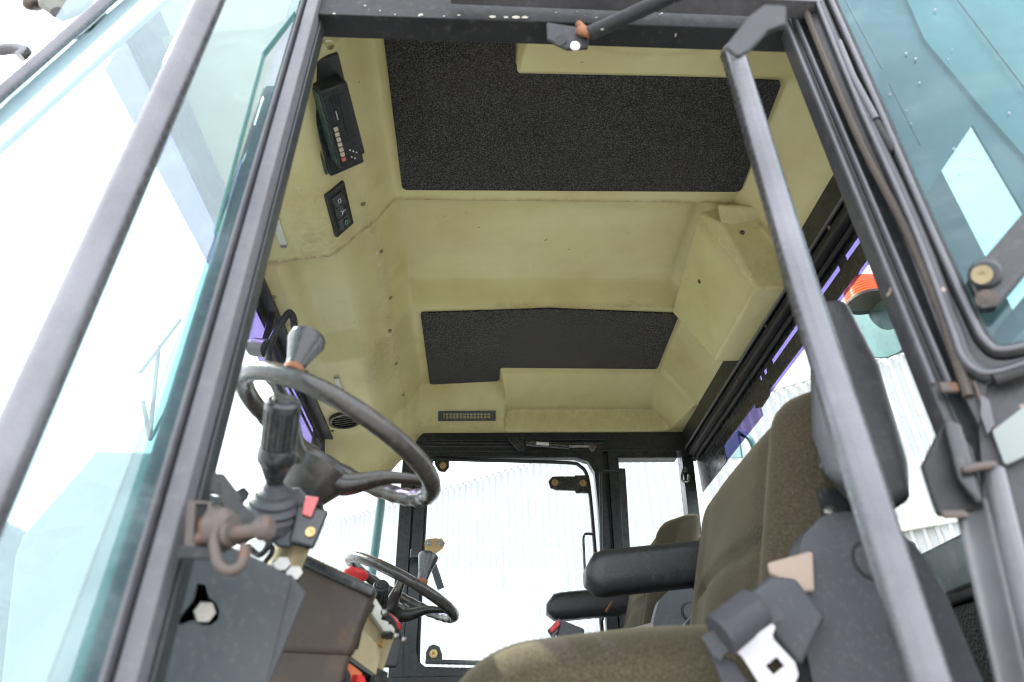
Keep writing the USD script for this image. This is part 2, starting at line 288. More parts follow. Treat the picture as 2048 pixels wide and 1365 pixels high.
# near front door post: outer face, jamb, groove, trim
P = lambda w, y0, y1, xa, name, mm, zt=1.16: obj(name, lean(vbar(-w/2, w/2, y0, y1, -.36, zt), 0, xa[0], xa[1], .071, .566), mm, cab)
P(.019, YN, .661, (-.284, -.2705), 'door_post', 'post_paint', 1.26)
P(.0045, .640, .664, (-.2715, -.2585), 'door_post_jamb', 'black_frame', 1.26)
P(.009, YN+.012, .655, (-.298, -.283), 'post_groove', 'rubber')
P(.019, YN-.004, .640, (-.3085, -.294), 'window_trim', 'post_paint')
# near door header with flaked paint
H0, H1 = at(640, 28, y=.63), at(1600, 62, y=.63)
hb = bar(H0+[-.02, .02, .045], H1+[.05, .02, .045], .04, .09); obj('door_header', hb, 'black_paint', cab)
obj('rain_gutter', bar(at(900, -8, y=.60)+[0, 0, .012], at(1600, 22, y=.60)+[.03, 0, .012], .03, .02), 'post_paint', cab)
for q, r in (((668, 28), 5), ((790, 30), 3), ((842, 30), 8), ((888, 33), 4), ((918, 31), 6), ((985, 34), 13), ((1012, 35), 9), ((1032, 35), 15), ((1050, 35), 12), ((1320, 30), 4), ((1112, 26), 4), ((1155, 24), 3), ((730, 12), 4), ((760, 22), 3)):
    c = at(q[0], q[1]+0, y=.6295); s = r*.00033
    m = trimesh.creation.icosphere(2, 1); m.apply_scale((s*1.3, .0012, s*.75)); m.apply_translation(c); obj('paint_chip', m, 'white_chip', cab)
obj('side_panel', rbox((-.27, .645, 1.10), (.86, .664, 1.262), .003), 'black_paint', cab)
obj('quarter_panel', flat([(1630, -90), (2160, -90), (2160, 440), (2048, 425), (1945, 250), (1848, 394), (1780, 300), (1690, 120)], (0, .634, 0), (0, -1, 0), .004), 'body_dark', cab)
obj('roof_side_plate', flat([(1775, -90), (1850, 80), (1962, 214), (2160, 436), (2160, -90)], (0, .629, 0), (0, -1, 0), .004), 'teal_body', cab)
for a, b in (((1688, -5), (1764, 138)), ((1778, 166), (1842, 292)), ((1900, -20), (2060, 190))): obj('panel_trim', bar(at(*a, y=.6235), at(*b, y=.6235), .0022, .003, (0, 1, 0), .0004), 'gloss_grey', cab)
# near rear door post
def B(x0, x1, y0, y1, name, mm, z0=-.36, z1=1.16): obj(name, rbox((x0, y0, z0), (x1, y1, z1), .003), mm, cab)
B(.496, .530, .625, .660, 'rear_door_post', 'black_frame')
B(.484, .4955, .6235, .648, 'rear_post_jamb', 'door_paint')
B(.560, .66, .664, .69, 'post_filler', 'black_frame')
B(.482, .4868, .617, .623, 'post_lip', 'post_paint', .34); B(.4985, .5035, .615, .6245, 'post_lip', 'post_paint', .34)
B(.483, .503, .608, .6145, 'post_end_cap', 'rusty_steel', .325, .338)
B(.575, .66, .645, .69, 'rear_side_panel', 'door_paint', -.36, .30)
# far side: beam, posts, sill
zf = lambda py, px=1060: at(px, py, y=YF)[2]
xf = lambda px, py=1000: at(px, py, y=YF)[0]
obj('far_beam', rbox((-.60, YF, zf(904)), (.86, YF+.07, zf(850)+.02), .004), 'black_frame', cab)
obj('far_beam_lip', rbox((xf(840, 880), YF-.012, zf(884)), (xf(1212, 880), YF-.0005, zf(878)), .002), 'black_frame', cab)
def fpost(pa, pb, name, y0=YF+.002, y1=YF+.06, mm='black_frame'):
    a0, b0 = at(*pa[0], y=YF), at(*pb[0], y=YF); a1, b1 = at(*pa[1], y=YF), at(*pb[1], y=YF)
    z1, z0 = zf(900), -.3
    def X(p, q, z): return p[0]+(q[0]-p[0])*(z-p[2])/(q[2]-p[2])
    obj(name, hull([(X(a0, a1, z), y, z) for z in (z0, z1) for y in (y0, y1)]+[(X(b0, b1, z), y, z) for z in (z0, z1) for y in (y0, y1)]), mm, cab)
fpost(((806, 905), (778, 1330)), ((829, 905), (805, 1330)), 'far_door_post')
fpost(((829.5, 905), (805.5, 1330)), ((836, 905), (812, 1330)), 'post_groove', YF+.02, YF+.06, 'rubber')
fpost(((1216, 905), (1245, 1330)), ((1236, 905), (1268, 1330)), 'far_rear_post')
fpost(((1205, 905), (1232, 1330)), ((1215.5, 905), (1244.5, 1330)), 'post_groove', YF+.02, YF+.06, 'rubber')
fpost(((1362, 895), (1410, 1330)), ((1384, 895), (1434, 1330)), 'far_corner_post')
obj('far_sill', rbox((-.60, YF-.005, -.3), (.86, YF+.06, zf(1352, 900)), .004), 'black_frame', cab)
obj('far_quarter_top', rbox((xf(1236), YF+.004, zf(915, 1300)), (xf(1370), YF+.05, zf(897, 1300)), .003), 'black_frame', cab)
obj('far_quarter_window', rbox((-.70, YF+.03, -.28), (xf(806)-.002, YF+.035, zf(905)), .001), 'clear_glass', cab)
obj('far_quarter_window', rbox((xf(1236), YF+.03, -.28), (xf(1372), YF+.035, zf(915)), .001), 'clear_glass', cab)
# front: top rail, raked windscreen with purple band, bonded corner trims
r0, r1 = np.array([XF, .64, 1.005]), np.array([XF, YF+.03, 1.012])
obj('windscreen_rail', bar(r0, r1, .045, .05), 'black_frame', cab); obj('windscreen_seal', bar(r0+[-.012, 0, -.033], r1+[-.012, 0, -.033], .012, .02), 'rubber', cab)
XB = XF-.16
def wq(z): return XF-.015+(XB-XF)*(1-z)/1.3
obj('windscreen', hull([(wq(z)+d, y, z) for z in (-.2, .985) for y in (YN+.02, YF+.03) for d in (0, .004)]), 'clear_glass', cab)
obj('sun_strip', hull([(wq(z)+d+.006, y, z) for z in (.885, .984) for y in (YN+.03, YF+.02) for d in (0, .002)]), 'purple_tint', cab)
obj('sun_strip_edge', hull([(wq(z)+d+.009, y, z) for z in (.935, .945) for y in (1.5, YF+.02) for d in (0, .002)]), 'black_frame', cab)
obj('cowl', rbox((-.72, .66, -.34), (-.5, YF, .02), .02), 'plastic_black', cab)
# near quarter window and the pale front corner
t0, t1 = at(222, -5, y=.60), at(-20, 206, y=.60)
obj('corner_trim', tube([t0+(t0-t1)*.3, t0, t1, t1+(t1-t0)*2.6], .0085, 14), 'tube_paint', cab)
def raked(px0, px1, y0, y1, w, name, mm):
    a, b = at(*px0, y=y0), at(*px1, y=y0); d = b-a; a, b = a-d*.4, b+d*2.4
    obj(name, hull([p+[e, yy-y0, 0] for p in (a, b) for e in (0, w) for yy in (y0, y1)]), mm, cab)
raked((236, 10), (0, 212), .612, .622, .055, 'front_corner_post', 'pale_paint')
obj('quarter_window', flat([(612, -40), (214, -120), (-60, 292), (-60, 1500), (150, 1500)], (0, .611, 0), (0, -1, 0), .004), 'teal_glass', cab, smooth=False)
E0, E1, E2 = (527, 108), (430, 470), (60, 1450)
obj('quarter_window', flat([(612, -40), (214, -120), (-60, 292), (-60, 1500), E2, E1, E0, (590, 26)], (0, .611, 0), (0, -1, 0), .004), 'teal_glass', cab, smooth=False)
obj('window_band', flat([(590, 26), E0, E1, E2, (165, 1450), (485, 330)], (0, .618, 0), (0, -1, 0), .004), 'band_glass', cab, smooth=False)
for a, b in (((590, 26), E0), (E0, E1)): obj('window_edge', bar(at(*a, y=.609), at(*b, y=.609), .0016, .006, (0, 1, 0), .0005), 'glass_edge', cab)
# rear: top rail with screws, frit band with purple slots, glass, sill
RX, RY0, RY1 = .75, 1.0, YF+.02
obj('rear_rail', rbox((RX, .70, .988), (RX+.05, RY1, 1.075), .004), 'black_frame', cab)
obj('rear_rail_lip', rbox((RX-.004, .70, .984), (RX+.004, RY1, .9895), .002), 'post_paint', cab)
obj('rear_rail_channel', rbox((RX+.006, .70, .958), (RX+.036, RY1, .9835), .006), 'rubber', cab)
obj('rear_rail_bead', tube([(RX+.034, .70, .952), (RX+.034, RY1, .952)], .007, 10), 'rubber', cab)
for px, py in ((1659, 455), (1582, 573), (1532, 652), (1477, 733), (1474, 760), (1436, 798), (1406, 843)):
    c = at(px, py, x=RX+.006); obj('rail_screw', lathe([(.0055, -.004), (.0055, .002), (.003, .0035), (.001, .0035)], c, (-1, 0, -.3), 10), 'rusty_steel', cab)
GX = RX+.05
def rg(x0, x1, y0, y1, z0, z1, name, mm): obj(name, rbox((x0, y0, z0), (x1, y1, z1), .0006), mm, cab)
rg(GX, GX+.004, .72, RY1, .26, 1.02, 'rear_window', 'clear_glass')
slots = [(1.05, 1.12), (1.15, 1.36), (1.38, 1.56), (1.60, 1.622), (1.640, 1.655)]
ys_ = [1.0]+[v for q in slots for v in q]+[RY1]
for i in range(0, len(ys_), 2): rg(GX-.008, GX-.004, ys_[i], ys_[i+1], .917, .9339, 'frit_band', 'plastic_black')
rg(GX-.008, GX-.004, 1.0, RY1, .934, 1.0, 'frit_band', 'plastic_black'); rg(GX-.008, GX-.004, 1.0, 1.72, .872, .9169, 'frit_band', 'plastic_black'); rg(GX-.008, GX-.004, 1.7205, RY1, .884, .9169, 'frit_band', 'plastic_black')
rg(GX-.003, GX-.001, 1.0, 1.70, .864, .94, 'sun_strip', 'purple_tint'); rg(GX-.003, GX-.001, 1.7005, RY1-.1, .835, .94, 'sun_strip', 'purple_tint')
obj('frit_tab', hull([(GX-.0085, y, z) for y, z in ((1.60, .878), (1.71, .88), (1.72, .868), (1.68, .852), (1.62, .856))]+[(GX-.0045, 1.66, .87)], .002), 'plastic_black', cab)
rg(GX-.008, GX-.004, 2.02, RY1, .83, .8835, 'frit_band', 'plastic_black')
obj('rear_sill', rbox((.775, .70, .232), (.86, YF, .312), .008), 'sill_metal', cab)
obj('rear_sill_seal', rbox((.768, .70, .215), (.85, YF, .2315), .004), 'rubber', cab)
obj('rear_panel', rbox((.775, .70, -.30), (.84, YF, .2145), .006), 'textured_black', cab)
obj('rear_latch', rbox((.76, 1.22, .313), (.80, 1.36, .345), .006), 'plastic_black', cab)

# ------------------------------------------------------------------ headliner: one moulded height field plus its fitted pieces
YM = (.764+2.165)/2
def sm(t, a, b): t = np.clip((t-a)/(b-a), 0, 1); return t*t*(3-2*t)
def ramp(t, a, b, k=.5): u = np.clip((t-a)/(b-a), 0, 1); return (1-k)*u+k*u*u*(3-2*u)
def XRL(y): return .752+0*np.asarray(y, float)
def hz(x, y):
    x, y = np.asarray(x, float), np.asarray(y, float); d = np.abs(y-YM); d = np.where((x < -.27) & (y < YM), 0, d)
    zl = 1.2-.145*ramp(d, .705, .815, .6)
    zr = 1.2-.016*sm(d, .585, .61)-.048*ramp(d, .60, .790, .3)-.082*sm(d, .793, .806)
    w = sm(x-np.clip(d-.62, 0, 1)*.12, .070, .084); z = zl*(1-w)+zr*w
    z = z-.145*ramp(x, .640, XRL(y), .45)
    z = np.where(x > .3, np.maximum(z, 1.054), z)
    near = sm(y, 1.238, 1.256); far = 1-sm(y, 1.60, 1.705)
    mx = sm(x, -.47, -.42)*(1-sm(x, .56+.02*(y-1.25), .66))
    z = z+.045*near*far*mx
    z = z-.085*ramp(x, -.200, -.262, .8)
    z = z-.088*ramp(x, -.258, -.345, .75)-.030*ramp(x, -.33, -.52, 0)
    return z
def grid_patch(xs, ys, dz=0):
    X, Y = np.meshgrid(xs, ys); X = np.where(X > .6, .6+(X-.6)*(XRL(Y)-.6)/.202, X); Z = hz(X, Y)+dz; V = np.stack([X.ravel(), Y.ravel(), Z.ravel()], 1); nx = len(xs); F = []
    i = (np.arange(len(ys)-1)[:, None]*nx+np.arange(nx-1)[None]).ravel()
    F = np.vstack([np.stack([i, i+nx, i+1], 1), np.stack([i+1, i+nx, i+nx+1], 1)])
    return trimesh.Trimesh(V, F, process=False)
def stain_of(v):
    x, y = v[:, 0], v[:, 1]
    s = .9*np.exp(-((y-1.238)/.010)**2)*(x < .72)
    s += .55*np.exp(-np.clip(y-1.25, 0, None)/.03)*(y > 1.25)*(.35+.65*np.exp(-((x-.42)/.2)**2))*(x < .66)
    s += .45*np.exp(-((y-1.20)/.07)**2)*np.exp(-((x+.36)/.07)**2)+.3*np.exp(-((y-1.08)/.12)**2)*np.exp(-((x+.36)/.05)**2)
    s += .5*np.exp(-((y-1.69)/.012)**2)*(np.abs(x-.35) < .3)
    s += .35*np.exp(-((np.hypot((x-.33)/.12, (y-.77)/.035)-1)/.16)**2)
    s += .5*np.exp(-((x+.262)/.012)**2)*sm(y, 1.0, 1.3)+.45*np.exp(-((x+.30)/.05)**2)*np.exp(-((y-1.8)/.15)**2)
    s += .45*np.exp(-((y-2.255)/.02)**2)
    return np.clip(s, 0, 1)
hl = thing('headliner', 'cream moulded cab headliner with brown water stains along its ridges', 'headliner', (0, YM, 1.2))
h1 = grid_patch(np.linspace(-.2605, .802, 330), np.linspace(.668, 2.285, 470)); obj('ceiling_shell', h1, 'cream', hl, attr=stain_of(h1.vertices))
h2 = grid_patch(np.linspace(-.528, -.2585, 110), np.linspace(.668, 2.285, 470), -.006); obj('front_console', h2, 'cream', hl, attr=stain_of(h2.vertices))
def carpet(pxs, label):
    q = [at(*p, z=1.2)[:2] for p in pxs]; g = Polygon(q); g = g.buffer(-.012, join_style=2).buffer(.024, quad_segs=6).buffer(-.012, quad_segs=6)
    m = trimesh.creation.extrude_polygon(g, .008, engine='earcut'); m.apply_translation((0, 0, 1.194)); obj('acoustic_panel', m, 'carpet' if 'large' in label else 'carpet_far', hl, label=label)
carpet([(763, 34), (805, 377), (1480, 381), (1563, 160), (1160, 140), (1030, 130), (1034, 40)], 'large speckled black acoustic panel with a notch at the near door')
carpet([(841, 624), (860, 767), (998, 760), (1000, 733), (1314, 736), (1358, 626), (1100, 616)], 'small speckled black acoustic panel with a notch at the far door')
# duct cover at the rear end
zt, zd = 1.19, .995
dp = lambda px, py, z: at(px, py, z=z)
D = [dp(1514, 574, zd), dp(1562, 574, zd), dp(1474, 715, zd), dp(1434, 715, zd), dp(1446, 452, 1.15), dp(1519, 458, 1.15), dp(1352, 622, 1.19), dp(1408, 432, 1.2)]
D += [np.array([.75, 1.24, 1.18]), np.array([.75, 1.72, 1.18])]
dm = hull(D, .010, 12); dm = dm.subdivide_to_size(.02); obj('duct_cover', dm, 'cream', hl, smooth=25, attr=.38*np.exp(-((dm.vertices[:, 1]-1.29)/.035)**2)+.12*(dm.vertices[:, 2] < 1.0))
dm = hull([dp(1440, 414, 1.185), dp(1492, 414, 1.185), dp(1519, 455, 1.15), dp(1448, 452, 1.15), np.array([.75, 1.26, 1.12]), np.array([.75, 1.20, 1.14])], .006); dm = dm.subdivide_to_size(.02); obj('duct_joint', dm, 'cream', hl, attr=np.full(len(dm.vertices), .30))
def on_liner(px, py, off=-.006):
    d = ray(px, py); t = np.linspace(.3, 4, 6000); q = np.outer(t, d); k = np.argmax(q[:, 2] > hz(np.clip(q[:, 0], -.528, .75), np.clip(q[:, 1], .64, 2.285))+off*(q[:, 0] < -.26)); p = q[k]
    e = .004; n = nrm((float(hz(p[0]+e, p[1])-hz(p[0]-e, p[1]))/(2*e), float(hz(p[0], p[1]+e)-hz(p[0], p[1]-e))/(2*e), -1)); return p, n
for px, py in ((661, 94), (726, 408), (762, 503), (781, 596), (780, 662), (792, 728), (806, 790), (548, 594), (614, 744), (665, 862), (444, 365), (555, 722)):
    p, n = on_liner(px, py); obj('trim_screw', lathe([(.0065, -.001), (.0065, .0012), (.005, .003), (.0028, .003), (.0022, .0015), (.0005, .0015)], p, n, 14), 'trim_screw', hl)
for p_, z_ in (((1484, 466), 1.14), ((1400, 563), 1.08)):
    d = ray(*p_); loc, _, _ = hull(D, .010, 12).ray.intersects_location([np.zeros(3)], [d]); p = loc[np.argmin(np.linalg.norm(loc, axis=1))]
    obj('trim_screw', lathe([(.0065, -.003), (.0065, .0012), (.004, .003), (.0025, .001), (.0005, .001)], p, nrm(-d), 14), 'rusty_steel' if p_[0] > 1450 else 'rust', hl)
for a, b in (((548, 432), (568, 492)), ((672, 752), (686, 796))):
    (p, n), (q, n2) = on_liner(*a), on_liner(*b); w = nrm(q-p); u = np.cross(w, n)
    obj('clip_strip', bar(p+n*.002, q+n*.002, .016, .005, n), 'cream_white', hl); e = q if a[0] < 600 else p
    obj('spring_clip', bar(e+n*.005, e+n*.005+w*.008*(1 if a[0] > 600 else -1), .014, .006, n), 'steel', hl)

# air vents, radio and switch panel
p, n = on_liner(934, 832); u = nrm(np.cross((0, 0, 1), n)); u = u if u[0] > 0 else -u; v = np.cross(n, u)
ref = thing('air_vent', 'small rectangular black air vent low on the far headliner slope', 'air vent', p)
W, Hh = .104, .018
obj('frame', plate(sbox(-W, -Hh, W, Hh).difference(sbox(-.085, -.0095, .085, .0095)), p+n*.001, u, v, .006), 'plastic_black', ref)
obj('duct_back', plate(sbox(-.086, -.011, .086, .011), p-n*.004, u, v, .002), 'rubber', ref)
for i in range(13): obj('slat', plate(sbox(-.0016, -.0095, .0016, .0095), p+u*(-.078+i*.0125), u, v, .005), 'plastic_grey', ref)
obj('crossbar', plate(sbox(-.085, -.001, .085, .001), p+n*.0005, u, v, .005), 'plastic_grey', ref)
obj('thumb_wheel', plate(sbox(-.004, -.009, .004, .009), p+n*.001+u*.091, u, v, .008), 'plastic_grey', ref)
p, n = on_liner(690, 838); u, v = plane_axes(n)
ref = thing('round_vent', 'round black louvre vent in the front console behind the wheel rim', 'air vent', p)
obj('ring', plate(Point(0, 0).buffer(.052).difference(Point(0, 0).buffer(.043)), p, u, v, .012), 'plastic_black', ref); obj('vent_back', plate(Point(0, 0).buffer(.044), p-n*.001, u, v, .003), 'rubber', ref)
for i in range(5): obj('slat', plate(sbox(-.042*math.cos((i-2)*.55), -.002, .042*math.cos((i-2)*.55), .002), p+v*(i-2)*.015, u, v, .009), 'plastic_black', ref)

rp, rn = on_liner(662, 232); rn = nrm((.55, -.10, -.80)); ru = np.array([0., 1, 0]); ru = nrm(ru-rn*np.dot(ru, rn)); rv = np.cross(rn, ru)     # u: away, v: across
ref = thing('car_radio', 'black car radio with small cream buttons on its mounting plate in the front console', 'radio', rp)
c0 = rp+rn*.004
def rp_(a, b, h): return c0+ru*a+rv*b+rn*h
obj('mounting_plate', hull([rp_(a, b, h) for a in (-.118, .118) for b in (-.034, .036) for h in (-.03, .006)], .004), 'radio_black', ref)
obj('plate_edge', hull([rp_(a, -s*.042, h) for a in (-.10, .115) for h in (-.002, .004) for s in (1, 1.06)], .001), 'radio_side', ref)
obj('body', hull([rp_(a, b, h) for a, b in ((-.082, -.021), (-.082, .026), (.082, -.021), (.070, .029)) for h in (0, .042)], .004), 'radio_black', ref)
sv = -1 if (rp_(0, -.02, .04)@RT) < (rp_(0, .02, .04)@RT) else 1
obj('side_face', hull([rp_(a, sv*.0262, h) for a in (-.078, .08) for h in (.006, .040)], .0012), 'radio_side', ref)
for i in range(7): obj('preset_button', hull([rp_(-.005+i*.0115+da, sv*.0145+db, .0465+dh) for da in (-.003, .003) for db in (-.003, .003) for dh in (0, .0025)], .001), 'tan_print' if i < 6 else 'pink_plastic', ref)
for i in range(5): obj('small_button', hull([rp_(.050+i*.0055, -sv*(.002+.006*(i % 3)), .0472), rp_(.0515+i*.0055, -sv*(.003+.006*(i % 3)), .0472)], .0012), 'white_print', ref)
obj('cassette_slot', hull([rp_(a, b, .0466) for a in (-.068, .030) for b in (-sv*.018, -sv*.006)], .0012), 'rubber', ref)
for i in range(3): obj('key_bar', hull([rp_(a, sv*(.012-i*.006), .0468) for a in (-.070, -.022)], .0012), 'plastic_black', ref)
obj('label_strip', hull([rp_(a, sv*.006, .0475) for a in (-.040, -.022)], .0008), 'white_print', ref)
obj('speaker_gap', hull([rp_(a, sv*.05, -.012) for a in (-.05, .06)], .014), 'rubber', ref)

sp, sn = on_liner(678, 418); su = nrm(np.array([0., 1, 0])-sn*sn[1]); sv_ = np.cross(sn, su); sgn = 1 if (sv_@RT) > 0 else -1; sv_ = sv_*sgn
ref = thing('switch_panel', 'small black switch panel with three rocker switches on the front console', 'switch panel', sp)
S_ = lambda a, b, h: sp+su*a+sv_*b+sn*h
obj('face_plate', hull([S_(a, b, h) for a in (-.063, .063) for b in (-.026, .024) for h in (-.004, .004)], .003), 'radio_black', ref)
for i, a in enumerate((-.036, -.002, .034)):
    r_ = obj('rocker', hull([S_(a-.012, -.017, .008), S_(a+.012, -.017, .010), S_(a-.012, .010, .008), S_(a+.012, .010, .012)], .003), 'plastic_black', ref)
    if i == 0: obj('lamp_symbol', tube([S_(a+.006*math.cos(t), -.004+.004*math.sin(t), .0135) for t in np.linspace(0, 6.283, 14)[:-1]], .0008, 6, closed=True), 'white_print', r_)
    if i == 1: obj('wiper_symbol', cat(tube([S_(a-.005, -.008, .0135), S_(a, -.001, .0135), S_(a+.006, -.006, .0145)], .0008, 6), tube([S_(a, -.001, .0135), S_(a+.002, .006, .0135)], .0008, 6)), 'white_print', r_)
    if i == 2: obj('beacon_symbol', tube([S_(a+.006*math.cos(t), .0+.004*math.sin(t), .0145) for t in np.linspace(0, 6.283, 14)[:-1]], .0009, 6, closed=True), 'green_print', r_)
obj('blank_cover', hull([S_(a, b, .004) for a in (-.05, .05) for b in (.014, .020)], .002), 'plastic_black', ref)
# ------------------------------------------------------------------ steering wheels and columns
def rim_angle(c, u, v, r, px, py):
    th = np.linspace(0, 2*np.pi, 720); q = c+r*(np.outer(np.cos(th), u)+np.outer(np.sin(th), v)); d = q@FW
    X = 1024+FPX*(q@RT)/d; Y = 682.5-FPX*(q@UP)/d; return th[np.argmin((X-px)**2+(Y-py)**2)]
def steering_wheel(c, r, tilt, spokes, knob_px, label):
    c = np.asarray(c, float); u = np.array([-math.cos(tilt), 0, math.sin(tilt)]); v = np.array([0, 1., 0]); n = np.array([math.sin(tilt), 0, math.cos(tilt)])
    t = thing('steering_wheel', label, 'steering wheel', c)
    th = np.linspace(0, 2*np.pi, 97)[:-1]; rr = .0130+.0010*np.clip(np.cos(th*30), -1, 1)*(np.sin(th) > .2)
    obj('rim', tube(c+r*(np.outer(np.cos(th), u)+np.outer(np.sin(th), v)), rr, 20, closed=True), 'wheel_plastic', t)
    hb = c-n*.060
    for a in spokes:
        d = math.cos(a)*u+math.sin(a)*v; s = math.sin(a)*u-math.cos(a)*v; e = c+d*(r-.002)
        pts = spline([hb+d*.020+n*.006, hb+d*.05+n*.008, c+d*r*.62-n*.020, e], 6); rg = []
        for k, q in enumerate(pts):
            f = k/(len(pts)-1); w = .020*(1-f)**2+.0095; h = .015*(1-f)**1.5+.0050; td = nrm(pts[min(k+1, len(pts)-1)]-pts[max(k-1, 0)]); nn = np.cross(td, s)
            rg.append(superring(q, s, nn, w, h, 3.2, 20))
        obj('spoke', loft(rg), 'wheel_plastic', t)
    obj('hub', lathe([(.001, -.045), (.030, -.045), (.034, -.030), (.047, -.004), (.050, .012), (.046, .020), (.001, .024)], hb, n, 32), 'wheel_plastic', t)
    if knob_px is not None:
        a = rim_angle(c, u, v, r, *knob_px[0]); b = c+r*(math.cos(a)*u+math.sin(a)*v)
        d = at(*knob_px[1], y=b[1]+knob_px[2])-b; ax = nrm(d); L = np.linalg.norm(d)
        kn = obj('spinner_knob', lathe([(.012, .20*L), (.0125, .27*L), (.0145, .42*L), (.0215, .74*L), (.0245, .86*L), (.0240, .93*L), (.020, .975*L), (.001, L)], b, ax, 32), 'plastic_black', t)
        obj('knob_collar', lathe([(.011, .07*L), (.0135, .09*L), (.0135, .2*L), (.011, .21*L)], b, ax, 20), 'rust', kn)
    return c, u, v, n
D0 = math.radians
wc1 = at(675, 878, y=.90); wc2 = at(803, 1176, y=1.80)
W1 = steering_wheel(wc1, .152, D0(27), (D0(183), D0(300), D0(62)), ((582, 752), (617, 674), .02), 'large worn black steering wheel with spinner knob nearest the open door')
W2 = steering_wheel(wc2, .150, D0(27), (D0(195), D0(262), D0(75)), ((846, 1168), (858, 1108), .02), 'small looking steering wheel further back in front of the far door')
def control_lever(A, B, r, t):
    A, B = np.asarray(A), np.asarray(B); L = np.linalg.norm(B-A); ax = nrm(B-A)
    obj('lever_stem', lathe([(r*.36, -.1*L), (r*.36, .2*L)], A, ax, 16), 'rubber', t)
    obj('lever_neck', lathe([(r*.45, .10*L), (r*.9, .30*L), (r*1.12, .36*L), (r*1.10, .46*L), (r*1.0, .50*L)], A, ax, 28), 'plastic_black', t)
    obj('lever_grip', lathe([(r*.98, .48*L), (r*1.0, .52*L), (r*1.0, .88*L), (r*1.0, .90*L)], A, ax, 96, 16, .09), 'plastic_black', t)
    obj('grip_end', lathe([(r*1.0, .895*L), (r*1.0, .955*L), (r*.86, .985*L), (r*.62, .985*L), (r*.60, 1.0*L), (r*.55, 1.012*L), (.0005, 1.012*L)], A, ax, 32), 'plastic_black', t)
# near column
ya = .785
cb = at(560, 1040, y=ya); t = thing('steering_column', 'near steering column with grooved grey gear lever and pink hazard switch', 'steering column', cb)
control_lever(at(546, 985, y=.77), at(568, 797, y=.685), .0196, t)
bA, bx = at(543, 1026, y=.785), nrm(at(568, 797, y=.685)-at(546, 985, y=.77))
obj('gaiter', lathe([(.033, -.012), (.033, 0), (.030, .004), (.0315, .009), (.0265, .014), (.027, .019), (.021, .024), (.020, .029), (.013, .032), (.010, .038), (.001, .039)], bA, bx, 32), 'plastic_grey', t)
hn = nrm((-.15, -.95, -.25)); hu, hv = plane_axes(hn)
H_ = lambda px, py, dy: at(px, py, y=ya+dy)
obj('switch_housing', hull([H_(x, y, d) for x, y in ((502, 1040), (520, 985), (598, 982), (612, 1000), (578, 1090), (560, 1088)) for d in (.0, .11)], .004), 'plastic_grey', t)
obj('ignition_box', hull([H_(x, y, d) for x, y in ((600, 1018), (648, 1028), (622, 1090), (588, 1082)) for d in (-.004, .11)], .005), 'plastic_black', t)
obj('key_barrel', lathe([(.0055, 0), (.0055, .004), (.003, .004), (.001, .003)], H_(622, 1066, -.009), (0, -1, 0), 16), 'brass', t)
obj('hazard_switch', hull([H_(x, y, d) for x, y in ((607, 1027), (615, 996), (634, 998), (620, 1032)) for d in (-.012, .02)], .002), 'pink_plastic', t)
obj('column_tube', tube([at(604, 1050, y=.86), at(560, 1150, y=.86)], .021, 20), 'zinc', t)
obj('upper_column', tube([W1[0]-W1[3]*.09, at(610, 1040, y=.87)], .026, 20), 'plastic_black', t)
obj('column_clamp', hull([H_(x, y, d) for x, y in ((548, 1128), (598, 1150), (594, 1164), (545, 1146)) for d in (.0, .05)], .004), 'steel', t)
for px, py in ((566, 1140), (590, 1158)): obj('clamp_bolt', lathe([(.009, 0), (.009, .012), (.001, .012)], H_(px, py, -.006), (.1, -.9, .3), 6), 'steel', t)
# far column
yb = 1.70; cb = at(760, 1230, y=yb); t = thing('steering_column', 'far steering column with a black grooved gear lever behind the red stop button', 'steering column', cb)
control_lever(at(750, 1262, y=1.74), at(763, 1170, y=1.60), .0190, t)
obj('switch_housing', hull([at(x, y, y=yb+d) for x, y in ((735, 1268), (745, 1255), (800, 1250), (790, 1330), (745, 1330)) for d in (.02, .09)], .006), 'plastic_grey', t)
obj('upper_column', tube([W2[0]-W2[3]*.07, W2[0]-W2[3]*.30], .028, 20), 'plastic_black', t)
obj('hazard_switch', hull([at(x, y, y=yb+d) for x, y in ((749, 1192), (752, 1186), (760, 1200), (756, 1206)) for d in (-.02, .02)], .003), 'red_plastic', t)

# ------------------------------------------------------------------ near pedestal, brackets, control box
yp = .735
t = thing('pedestal_cover', 'dark grey steel pedestal cover with a keyhole slot showing a bolt head', 'cover panel', at(450, 1250, y=yp))
hole = [(386, 1200), (394, 1167), (411, 1170), (418, 1196), (430, 1204), (439, 1222), (436, 1240), (422, 1251), (404, 1250), (391, 1240), (378, 1243), (362, 1250), (350, 1246)]
obj('front_plate', flat([(250, 1420), (335, 1120), (400, 1070), (470, 1098), (540, 1130), (583, 1154), (520, 1420)], (0, yp, 0), (0, -1, 0), .004, .004, [hole]), 'panel_grey', t)
obj('rounded_edge', hull([at(x, y, y=yp+d) for x, y in ((580, 1156), (606, 1190), (512, 1420), (490, 1420)) for d in (.0045, .045)], .003), 'panel_grey', t)
for q0_, q1_ in (((330, 1150), (450, 1150)), ((450, 1150), (450, 1270)), ((450, 1270), (330, 1270)), ((330, 1270), (330, 1150))): obj('inside_wall', hull([at(*q, y=yp+d) for q in (q0_, q1_) for d in (.006, .055)], .001), 'rubber', t)
obj('dark_inside', flat([(330, 1150), (450, 1150), (450, 1270), (330, 1270)], (0, yp+.055, 0), (0, -1, 0), .003), 'rubber', t)
b0, b1 = at(410, 1225, y=yp+.002), at(384, 1206, y=yp+.045)
obj('bolt_head', lathe([(.0112, -.006), (.0112, .004), (.010, .0055), (.001, .0055)], b0, nrm(-b0), 6), 'steel', t); obj('bolt_shank', tube([b0+[0, .010, 0], b1], .0065, 16), 'box_brown', t)
